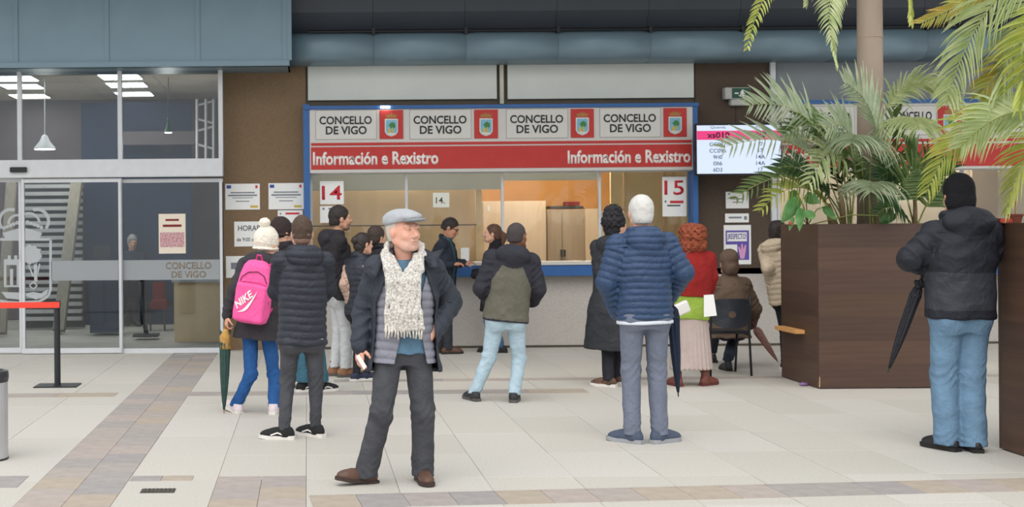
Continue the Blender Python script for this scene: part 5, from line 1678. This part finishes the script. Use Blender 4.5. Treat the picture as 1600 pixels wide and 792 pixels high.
for i in range(12): bm.faces.new((lo_[i], lo_[i + 1], hi_[i + 1], hi_[i]))
me = bpy.data.meshes.new('tick_mark'); bm.to_mesh(me); bm.free()
link('tick_mark', me, m_wtxt, bp)

# ---- umbrellas
def umbrella(top, tip, rad, m, label, handle=None, ms=None, wrap=None, hook=True):
    """furled umbrella between two world points; handle: optional list of world points"""
    top, tip = Vector(top), Vector(tip)
    e = empty('umbrella', tip, label, 'umbrella')
    ax = (tip - top); L = ax.length; ax.normalize()
    u = ax.orthogonal().normalized(); w_ = ax.cross(u)
    bm = bmesh.new(); n = 32; rings = []
    for t, r in ((0, .35), (.04, .8), (.12, 1.0), (.3, .92), (.5, .8), (.7, .6), (.88, .35), (.95, .18)):
        ring_ = []
        for k in range(n):
            a = 2 * math.pi * k / n
            rr = rad * r * (1 + .22 * math.cos(8 * a + 2.5 * t))
            ring_.append(bm.verts.new(top + ax * (t * L) + (u * math.cos(a) + w_ * math.sin(a)) * rr))
        rings.append(ring_)
    for p_, q_2 in zip(rings, rings[1:]):
        for k in range(n): bm.faces.new((p_[k], p_[(k + 1) % n], q_2[(k + 1) % n], q_2[k]))
    bm.faces.new(rings[0][::-1]); bm.faces.new(rings[-1])
    bmesh.ops.recalc_face_normals(bm, faces=bm.faces)
    me = bpy.data.meshes.new('canopy'); bm.to_mesh(me); bm.free(); me.shade_smooth()
    link('canopy', me, m, e)
    MB().tube([top + ax * L * .9, tip], [.007, .004], 8).build('ferrule', ms or m_blk, e)
    MB().tube([top - ax * .02, top + ax * .05], .008, 8).build('shaft', m_blk, e)
    MB().tube([top + ax * (.1 * L), top + ax * (.1 * L + .025)], rad * 1.12, 16).build('strap', wrap or m, e)
    if handle: MB().tube(handle, .012, 8).build('handle', ms or m_blk, e, True)
    return e
m_wood2 = mat('umbrella wood', (166, 104, 56), .5, .1)
yb_ = a_.base.y - .05
um = umbrella(W(352, 522, yb_), W(350, 646, yb_), .042, cloth('bottle green canopy', (52, 76, 70), .7), 'furled dark green umbrella with tan wrap held by the bobble-hat wearer', [W(354, 492, yb_), W(353, 508, yb_), W(352, 524, yb_)], m_wood2)
MB().tube([W(353, 514, yb_), W(352, 526, yb_), W(352.5, 545, yb_)], [.02, .05, .046], 14).build('tan_wrap', cloth('tan wrap', (178, 140, 78), .8, .2, 30), um, True)
for dx in (-7, 6):
    MB().tube([W(352, 524, yb_), W(352 + dx, 520, yb_), W(352 + dx * 1.3, 515, yb_)], [.02, .016, .006], 6).build('canopy_corner', cloth('bottle green canopy', (52, 76, 70), .7), um, True)
yk = k_.base.y + .14
umbrella(W(1051, 478, yk), W(1060, 620, yk), .04, cloth('navy canopy', (34, 44, 62), .7), 'furled navy umbrella hanging beside the blue puffer jacket', [W(1049, 462, yk), W(1050, 470, yk), W(1051.5, 482, yk)])
yo = o_.base.y + .12
um = umbrella(W(1436, 446, yo), W(1387, 582, yo), .036, cloth('black canopy', (34, 35, 40), .6), 'furled black umbrella hanging from the arm of the black-beanie wearer', [W(1444, 424, yo), W(1441, 432, yo), W(1434, 450, yo)])
for k, (dx, dy) in enumerate(((-8, -6), (4, -8), (8, 2), (-4, 6))):
    MB().tube([W(1436, 448, yo), W(1437 + dx * .6, 444 + dy * .6, yo - .01 * k), W(1437 + dx, 444 + dy, yo - .012 * k)], [.022, .02, .006], 7).build('canopy_corner', cloth('black canopy', (34, 35, 40), .6), um, True)
ym = m_.base.y - .05
umbrella(W(1180, 512, ym), W(1216, 566, ym), .04, cloth('dusty pink canopy', (150, 112, 104), .8, .15, 20), 'furled dusty pink umbrella leaning between the chair and the planter', [W(1175, 502, ym), W(1178, 508, ym), W(1182, 516, ym)], mat('dark red handle', (98, 52, 48), .5))

# ================================================================== PLANTERS
m_pl = [mat('wenge veneer %d' % i, c, .5, .16, 5, .1, 60, stretch=(.25, .25, 5)) for i, c in enumerate(((78, 58, 48), (84, 62, 50), (74, 55, 46), (80, 60, 47)))]
m_soil = mat('soil', (58, 46, 38), .95, .3, 40, .6, 60)
def planter(x0, x1, y0, y1, h, label):
    e = empty('planter', ((x0 + x1) / 2, (y0 + y1) / 2, 0), label, 'planter')
    nb = 7
    for i in range(nb):
        z0, z1 = .01 + i * (h - .01) / nb, .01 + (i + 1) * (h - .01) / nb
        m = m_pl[i % 4]; m2 = m_pl[(i * 3 + 1) % 4]
        bx('board', x0, x1, y0, y0 + .03, z0, z1 - .0005, m, e)
        bx('board', x0, x1, y1 - .03, y1, z0, z1 - .0005, m, e)
        bx('board', x0 + .001, x0 + .03, y0 + .03, y1 - .03, z0, z1 - .0005, m2, e)
        bx('board', x1 - .03, x1 - .001, y0 + .03, y1 - .03, z0, z1 - .0005, m2, e)
    bx('soil', x0 + .03, x1 - .03, y0 + .03, y1 - .03, h - .2, h - .06, m_soil, e)
    bx('core', x0 + .035, x1 - .035, y0 + .035, y1 - .035, 0, h - .21, m_pl[2], e)
    return e
pl1 = planter(4.94, 6.36, 12.38, 13.36, 1.595, 'large dark wenge planter holding the clustered palms')
MB().tube([(4.942, 12.379, .02), (4.943, 12.379, .12)], [.006, .004], 6).build('chipped_edge', m_wood, pl1)
pl2 = planter(4.885, 6.6, 7.7, 9.06, 1.6, 'dark wenge planter cut off by the picture edge beside the black-beanie wearer')
tag(bx('wooden_ledge', 4.84, 4.938, 12.72, 13.28, .505, .545, mat('pine', (214, 160, 98), .6, .1, 8), None, .004), 'short pale pine ledge fixed to the side of the planter', 'ledge')
p = G(1255, 603)
fl = Field(.006); fl.add(ell((0, 0, .018), (.04, .03, .018)), .01).add(ell((.03, .01, .014), (.025, .02, .014)), .01); fl.disp(lambda q: .005 * sinnoise(q, 90))
e = empty('crumpled_wrapper', p, 'crumpled purple wrapper on the ground by the planter', 'litter')
sdf_obj('wrapper', fl, mat('purple foil', (138, 104, 152), .4, .2, 60), e)
yq = 8.95
e = empty('clay_pot', W(1587, 345, yq), 'small terracotta pot with a bare stem on the right planter rim', 'pot')
q0 = Vector((W(1587, 345, yq).x, yq, 1.6))
MB().lathe(q0, [(.035, 0), (.045, .045), (.05, .05), (.05, .062), (.04, .06)], 16).build('pot', mat('terracotta', (124, 66, 50), .8, .1), e)
MB().tube([q0 + Vector((0, 0, .05)), q0 + Vector((-.004, 0, .1)), q0 + Vector((.002, 0, .15))], [.004, .003, .006], 6).build('stem', m_wood2, e)
tag(bx('red_packet', W(1561, 345, yq).x, W(1581, 345, yq).x, yq - .02, yq + .06, 1.6, 1.632, mat('red packet', (170, 66, 56), .6, .15, 40), None, .004), 'low red packet lying on the right planter rim', 'packet')

# ================================================================== PALMS
def leaf_mat(name, c, c2):
    m = mat(name, c, .45, 0, 9, col2=c2, spec=.5)
    b = m.node_tree.nodes['Principled BSDF']
    nt = m.node_tree
    tr = nt.nodes.new('ShaderNodeBsdfTranslucent')
    mx = nt.nodes.new('ShaderNodeMixShader'); mx.inputs[0].default_value = .3
    src = b.inputs['Base Color'].links[0].from_socket
    nt.links.new(src, tr.inputs[0])
    out = [n for n in nt.nodes if n.type == 'OUTPUT_MATERIAL'][0]
    nt.links.new(b.outputs[0], mx.inputs[1]); nt.links.new(tr.outputs[0], mx.inputs[2]); nt.links.new(mx.outputs[0], out.inputs[0])
    return m
LM = {'sage': leaf_mat('sage frond', (140, 158, 122), (186, 196, 166)), 'green': leaf_mat('green frond', (76, 106, 56), (128, 150, 86)), 'dark': leaf_mat('dark frond', (44, 76, 46), (84, 112, 64)),
      'yellow': leaf_mat('yellow green frond', (158, 176, 74), (206, 208, 116)), 'pale': leaf_mat('pale green frond', (166, 184, 122), (206, 214, 166)), 'dry': leaf_mat('dry frond', (190, 160, 80), (164, 178, 90))}
m_rach = mat('frond stalk', (150, 158, 90), .6, .15, 12)
RNG = random.Random(11)
def frond(parent, pts, n, ln, wd, mkey, roll=55, droop=.35, start=.25, fwd=.55, name='frond', curve=True):
    P_ = [W(*p) for p in pts]
    def bez(t):
        q = list(P_)
        while len(q) > 1: q = [a.lerp(b, t) for a, b in zip(q, q[1:])]
        return q[0]
    bm = bmesh.new()
    N = 16
    # rachis
    path = [bez(i / N) for i in range(N + 1)]
    rr = [.011 * (1 - .85 * i / N) for i in range(N + 1)]
    ref = Vector((0, 1, 0)); prev = None
    for i, p in enumerate(path):
        t = (path[min(i + 1, N)] - path[max(i - 1, 0)]).normalized()
        a = t.orthogonal().normalized(); b = t.cross(a)
        if prev and abs(a.dot(pa)) < .9:
            a = (pa - t * pa.dot(t)).normalized(); b = t.cross(a)
        pa = a
        ring_ = [bm.verts.new(p + (a * math.cos(k * 2.0944) + b * math.sin(k * 2.0944)) * rr[i]) for k in range(3)]
        if prev:
            for k in range(3): bm.faces.new((prev[k], prev[(k + 1) % 3], ring_[(k + 1) % 3], ring_[k])).material_index = 1
        prev = ring_
    up = Vector((0, 0, 1))
    for i in range(n):
        for sg in (-1, 1):
            t = start + (1 - start) * (i + RNG.random() * .5) / n
            t = min(t, .995)
            p = bez(t); T = (bez(min(1, t + .02)) - bez(t - .02)).normalized()
            lat = T.cross(up)
            if lat.length < .2: lat = T.cross(Vector((0, 1, 0)))
            lat.normalize(); nm = lat.cross(T).normalized()
            r = math.radians(roll + RNG.uniform(-9, 9))
            S = lat * (sg * math.cos(r)) + nm * (sg * math.sin(r))
            u = (t - start) / (1 - start)
            l = ln * (.5 + .9 * math.sin(math.pi * min(1, u * .8 + .18))) * RNG.uniform(.82, 1.08) * (1 - .35 * u)
            f_w = fwd + .5 * u
            d = (S + T * f_w + nm * .15).normalized()
            side = d.cross(Vector((0, 1, 0)) * .9 + nm * .4).normalized()
            prevp = None
            q = p.copy(); w0 = wd * RNG.uniform(.85, 1.15)
            segs = 5
            dd = droop * RNG.uniform(.7, 1.4)
            for s_ in range(segs + 1):
                ww = w0 * (.55, 1, .95, .75, .45, .06)[s_]
                fold = d.cross(side).normalized() * (ww * .35)
                row = [bm.verts.new(q - side * ww * .5 + fold), bm.verts.new(q), bm.verts.new(q + side * ww * .5 + fold)]
                if prevp:
                    for c in range(2): bm.faces.new((prevp[c], prevp[c + 1], row[c + 1], row[c]))
                prevp = row
                d = (d + Vector((0, 0, -1)) * dd * (s_ + 1) / segs * .55).normalized()
                q = q + d * (l / segs)
    bmesh.ops.recalc_face_normals(bm, faces=bm.faces)
    me = bpy.data.meshes.new(name); bm.to_mesh(me); bm.free(); me.shade_smooth()
    return link(name, me, [LM[mkey], m_rach], parent)
def palm(label, base, fr, cat='palm', name='areca_palm', group=None, stems=()):
    e = empty(name, base, label, cat, group)
    for a in fr:
        frond(e, *a[0], **a[1]) if isinstance(a[0], tuple) else frond(e, *a)
    for s_ in stems:
        MB().tube([W(*q) for q in s_[0]], s_[1], 8).build('stem', s_[2], e, True)
    return e
m_stem = mat('palm stem', (150, 128, 92), .7, .25, 14)
Z0 = 12.9
palm('pale arching palm spreading toward the queue screen from the left side of the planter', (5.45, Z0, 1.5), [
    ([(1320, 352, 12.9), (1300, 190, 12.8), (1250, 150, 12.5), (1165, 165, 12.3)], 26, .40, .03, 'sage', 62, .18),
    ([(1320, 352, 12.9), (1290, 230, 12.8), (1235, 195, 12.5), (1125, 232, 12.2)], 24, .36, .03, 'sage', 50, .22),
    ([(1322, 352, 12.9), (1290, 270, 12.8), (1225, 250, 12.6), (1146, 312, 12.4)], 22, .26, .03, 'green', 40, .3),
    ([(1326, 352, 12.9), (1320, 200, 12.8), (1285, 170, 12.7), (1225, 210, 12.5)], 22, .30, .032, 'green', 55, .25),
    ([(1330, 352, 12.9), (1330, 230, 12.7), (1300, 200, 12.5), (1262, 290, 12.3)], 22, .32, .028, 'pale', 60, .4),
    ([(1310, 352, 12.9), (1290, 300, 12.7), (1245, 260, 12.6), (1185, 332, 12.45)], 18, .24, .03, 'yellow', 45, .4),
    ([(1330, 352, 12.8), (1345, 220, 12.6), (1330, 180, 12.4), (1290, 200, 12.3)], 22, .36, .028, 'sage', 70, .25),
    ([(1316, 352, 12.8), (1290, 290, 12.7), (1262, 250, 12.6), (1215, 262, 12.5)], 18, .28, .03, 'dark', 50, .3),
    ([(1330, 352, 13.0), (1320, 280, 13.0), (1300, 240, 13.0), (1270, 215, 12.9)], 16, .3, .03, 'dark', 60, .2),
], stems=[([(1318, 356, 12.85), (1316, 320, 12.85), (1310, 290, 12.8)], [.035, .03, .015], m_stem), ([(1302, 356, 12.8), (1298, 335, 12.8), (1296, 318, 12.8)], [.045, .04, .012], m_stem)])
palm('silvery palm with upright and drooping fans around the pale trunk', (5.8, Z0, 1.5), [
    ([(1370, 352, 12.7), (1385, 230, 12.6), (1370, 150, 12.5), (1318, 128, 12.3)], 24, .42, .028, 'sage', 75, .08),
    ([(1360, 352, 12.8), (1345, 130, 12.7), (1440, 85, 12.5), (1500, 165, 12.4)], 32, .30, .028, 'pale', 30, .5, .4),
    ([(1380, 352, 12.9), (1400, 190, 12.7), (1424, 160, 12.4), (1436, 200, 12.0)], 22, .44, .032, 'pale', 5, 1.5, .5, .25),
    ([(1350, 352, 12.9), (1350, 230, 12.7), (1338, 185, 12.4), (1330, 225, 11.95)], 22, .44, .032, 'sage', 5, 1.3, .5, .25),
    ([(1372, 352, 12.8), (1370, 300, 12.5), (1362, 262, 12.3), (1360, 300, 11.95)], 20, .38, .03, 'sage', 5, 1.3, .45, .25),
    ([(1380, 352, 12.7), (1400, 300, 12.6), (1420, 250, 12.5), (1460, 262, 12.4)], 20, .3, .03, 'green', 60, .3),
    ([(1365, 352, 12.8), (1355, 280, 12.8), (1345, 230, 12.8), (1310, 250, 12.7)], 18, .3, .03, 'green', 60, .3),
    ([(1376, 352, 12.9), (1390, 280, 12.9), (1392, 200, 12.9), (1400, 140, 12.8)], 20, .3, .028, 'green', 80, .05),
], stems=[([(1372, 356, 12.65), (1374, 320, 12.65), (1380, 280, 12.6)], [.03, .025, .012], m_stem)])
palm('dark green young palm at the right end of the planter behind the black-beanie wearer', (6.05, Z0, 1.5), [
    ([(1430, 352, 12.8), (1425, 290, 12.7), (1440, 240, 12.6), (1490, 262, 12.5)], 20, .3, .035, 'dark', 60, .3),
    ([(1428, 352, 12.8), (1415, 290, 12.7), (1400, 250, 12.6), (1372, 280, 12.5)], 20, .28, .035, 'dark', 60, .3),
    ([(1430, 352, 12.8), (1432, 300, 12.8), (1430, 250, 12.7), (1420, 215, 12.7)], 20, .3, .035, 'green', 75, .15),
    ([(1434, 352, 12.7), (1450, 310, 12.6), (1466, 280, 12.5), (1500, 310, 12.4)], 18, .26, .03, 'green', 55, .35),
    ([(1426, 352, 12.7), (1410, 330, 12.5), (1395, 310, 12.4), (1370, 335, 12.3)], 16, .22, .03, 'dark', 55, .35),
], stems=[([(1430, 356, 12.75), (1430, 320, 12.75), (1428, 300, 12.7)], [.025, .02, .012], m_stem)])
# tall palm with trunk
Yt = 12.95
tp = palm('tall palm with smooth pale trunk rising out of the frame from the planter', (W(1359, 200, Yt).x, Yt, 1.4), [
    ([(1359, -110, Yt), (1270, -130, 12.8), (1195, -50, 12.6), (1166, 78, 12.4)], 40, .17, .026, 'yellow', 35, .5),
    ([(1359, -110, Yt), (1310, -140, 13.1), (1262, -80, 13.2), (1258, 10, 13.2)], 30, .18, .03, 'pale', 40, .5),
    ([(1359, -90, Yt), (1320, -80, 12.7), (1272, -10, 12.5), (1308, 104, 12.3)], 36, .22, .026, 'pale', 40, .45),
    ([(1361, -100, Yt), (1395, -100, 12.8), (1420, -40, 12.7), (1424, 40, 12.6)], 30, .2, .03, 'yellow', 40, .5),
    ([(1361, -110, Yt), (1420, -150, 13.2), (1480, -90, 13.3), (1500, 0, 13.3)], 28, .26, .03, 'pale', 40, .5),
    ([(1359, -110, Yt), (1340, -200, 12.6), (1250, -230, 12.0), (1180, -150, 11.6)], 28, .3, .03, 'pale', 30, .4),
    ([(1361, -110, Yt), (1390, -210, 12.6), (1470, -230, 12.1), (1530, -140, 11.8)], 28, .3, .03, 'pale', 30, .4),
], name='tall_palm')
MB().tube([W(1360, 372, Yt), W(1360, 200, Yt), W(1359, 60, Yt), W(1358.5, -60, Yt), W(1359, -115, Yt)], [.128, .125, .122, .12, .07], 24).build('trunk', mat('pale palm trunk', (152, 136, 121), .8, .08, 6, .15, 40, stretch=(1, 1, .3)), tp, True)
for k in range(2):
    zz = 60 + 190 * k
    c0 = W(1359.5, zz, Yt)
    MB().lathe(c0, [(.1225, 0), (.1275, .006), (.1225, .012)], 24).build('leaf_scar', mat('trunk scar', (158, 140, 122), .8, .1, 10), tp, True)
# right-hand palm over the second planter
Yr_ = 8.6
rp = palm('yellow-green palm leaning in from the right edge above the second planter', (5.6, 8.4, 1.5), [
    ([(1690, -60, 8.6), (1600, -60, 8.8), (1520, 0, 9.0), (1478, 165, 9.0)], 40, .36, .024, 'pale', 40, .4),
    ([(1690, -30, 8.5), (1620, -30, 8.6), (1560, 60, 8.8), (1560, 190, 8.8)], 34, .36, .024, 'pale', 45, .4),
    ([(1690, -50, 8.6), (1580, -40, 9.2), (1500, 10, 9.4), (1438, 36, 9.4)], 30, .2, .022, 'dry', 45, .3),
    ([(1700, 200, 8.6), (1600, 140, 8.8), (1500, 160, 9.0), (1448, 300, 9.1)], 38, .30, .024, 'yellow', 45, .35),
    ([(1700, 220, 8.5), (1620, 150, 8.6), (1560, 165, 8.7), (1500, 230, 8.8)], 34, .32, .022, 'pale', 50, .45),
    ([(1700, 240, 8.4), (1650, 180, 8.4), (1600, 210, 8.5), (1572, 330, 8.6)], 30, .3, .022, 'yellow', 40, .35),
    ([(1690, -20, 8.4), (1650, 0, 8.4), (1600, 60, 8.5), (1590, 170, 8.5)], 30, .3, .024, 'yellow', 45, .4),
    ([(1700, 60, 8.6), (1640, 40, 8.7), (1580, 80, 8.8), (1530, 150, 8.9)], 30, .28, .024, 'dry', 45, .4),
], name='leaning_palm')
xt = W(1690, 100, 8.5).x
MB().tube([(xt + .1, 8.4, 1.4), (xt + .05, 8.42, 2.2), (xt, 8.5, 3.3), (xt, 8.55, 3.45)], [.07, .06, .05, .03], 14).build('trunk', m_stem, rp, True)
# broad-leaved plant spilling over the rim
bl = empty('broadleaf_plant', W(1250, 350, 12.6), 'broad glossy green leaves with a red bud spilling over the planter corner', 'plant')
m_bl = leaf_mat('glossy leaf', (66, 124, 58), (124, 168, 110))
def broad(base, tip, w, curl, m=m_bl):
    b0, t0 = W(*base), W(*tip)
    ax = t0 - b0; L = ax.length; ax.normalize()
    sd = ax.cross(Vector((0, 1, .25))).normalized(); nn = sd.cross(ax).normalized()
    bm = bmesh.new(); prev = None
    N = 9
    for i in range(N + 1):
        t = i / N
        ww = w * (math.sin(math.pi * min(1, t * .86 + .14)) ** .8) * (1.15 - .5 * t) if t < 1 else .001
        c = b0 + ax * (L * t) - nn * (curl * t * t) 
        row = [bm.verts.new(c + sd * ww * x + nn * (.25 * ww * abs(x))) for x in (-1, -.5, 0, .5, 1)]
        if prev:
            for k in range(4): bm.faces.new((prev[k], prev[k + 1], row[k + 1], row[k]))
        prev = row
    me = bpy.data.meshes.new('leaf'); bm.to_mesh(me); bm.free(); me.shade_smooth()
    link('leaf', me, m, bl)
    MB().tube([W(1262, 352, 12.75), (W(1262, 352, 12.75) + b0) / 2 + Vector((0, 0, .06)), b0], .006, 6).build('leaf_stalk', LM and m_rach, bl, True)
for a in (((1250, 312, 12.5), (1218, 348, 12.3), .085, .02), ((1252, 325, 12.45), (1248, 362, 12.3), .05, .01), ((1262, 328, 12.45), (1270, 345, 12.35), .06, .02), ((1240, 340, 12.4), (1232, 361, 12.3), .03, .01),
          ((1258, 305, 12.6), (1282, 318, 12.5), .06, .02), ((1245, 300, 12.6), (1228, 318, 12.5), .05, .03), ((1400, 338, 12.5), (1370, 348, 12.4), .05, .02), ((1290, 322, 12.6), (1305, 346, 12.4), .05, .02)):
    broad(*a)
MB().lathe(W(1235, 349, 12.33), [(.004, -.02), (.016, -.008), (.016, .008), (.004, .02)], 10).build('red_bud', mat('red bud', (170, 60, 40), .5, .1), bl, True)
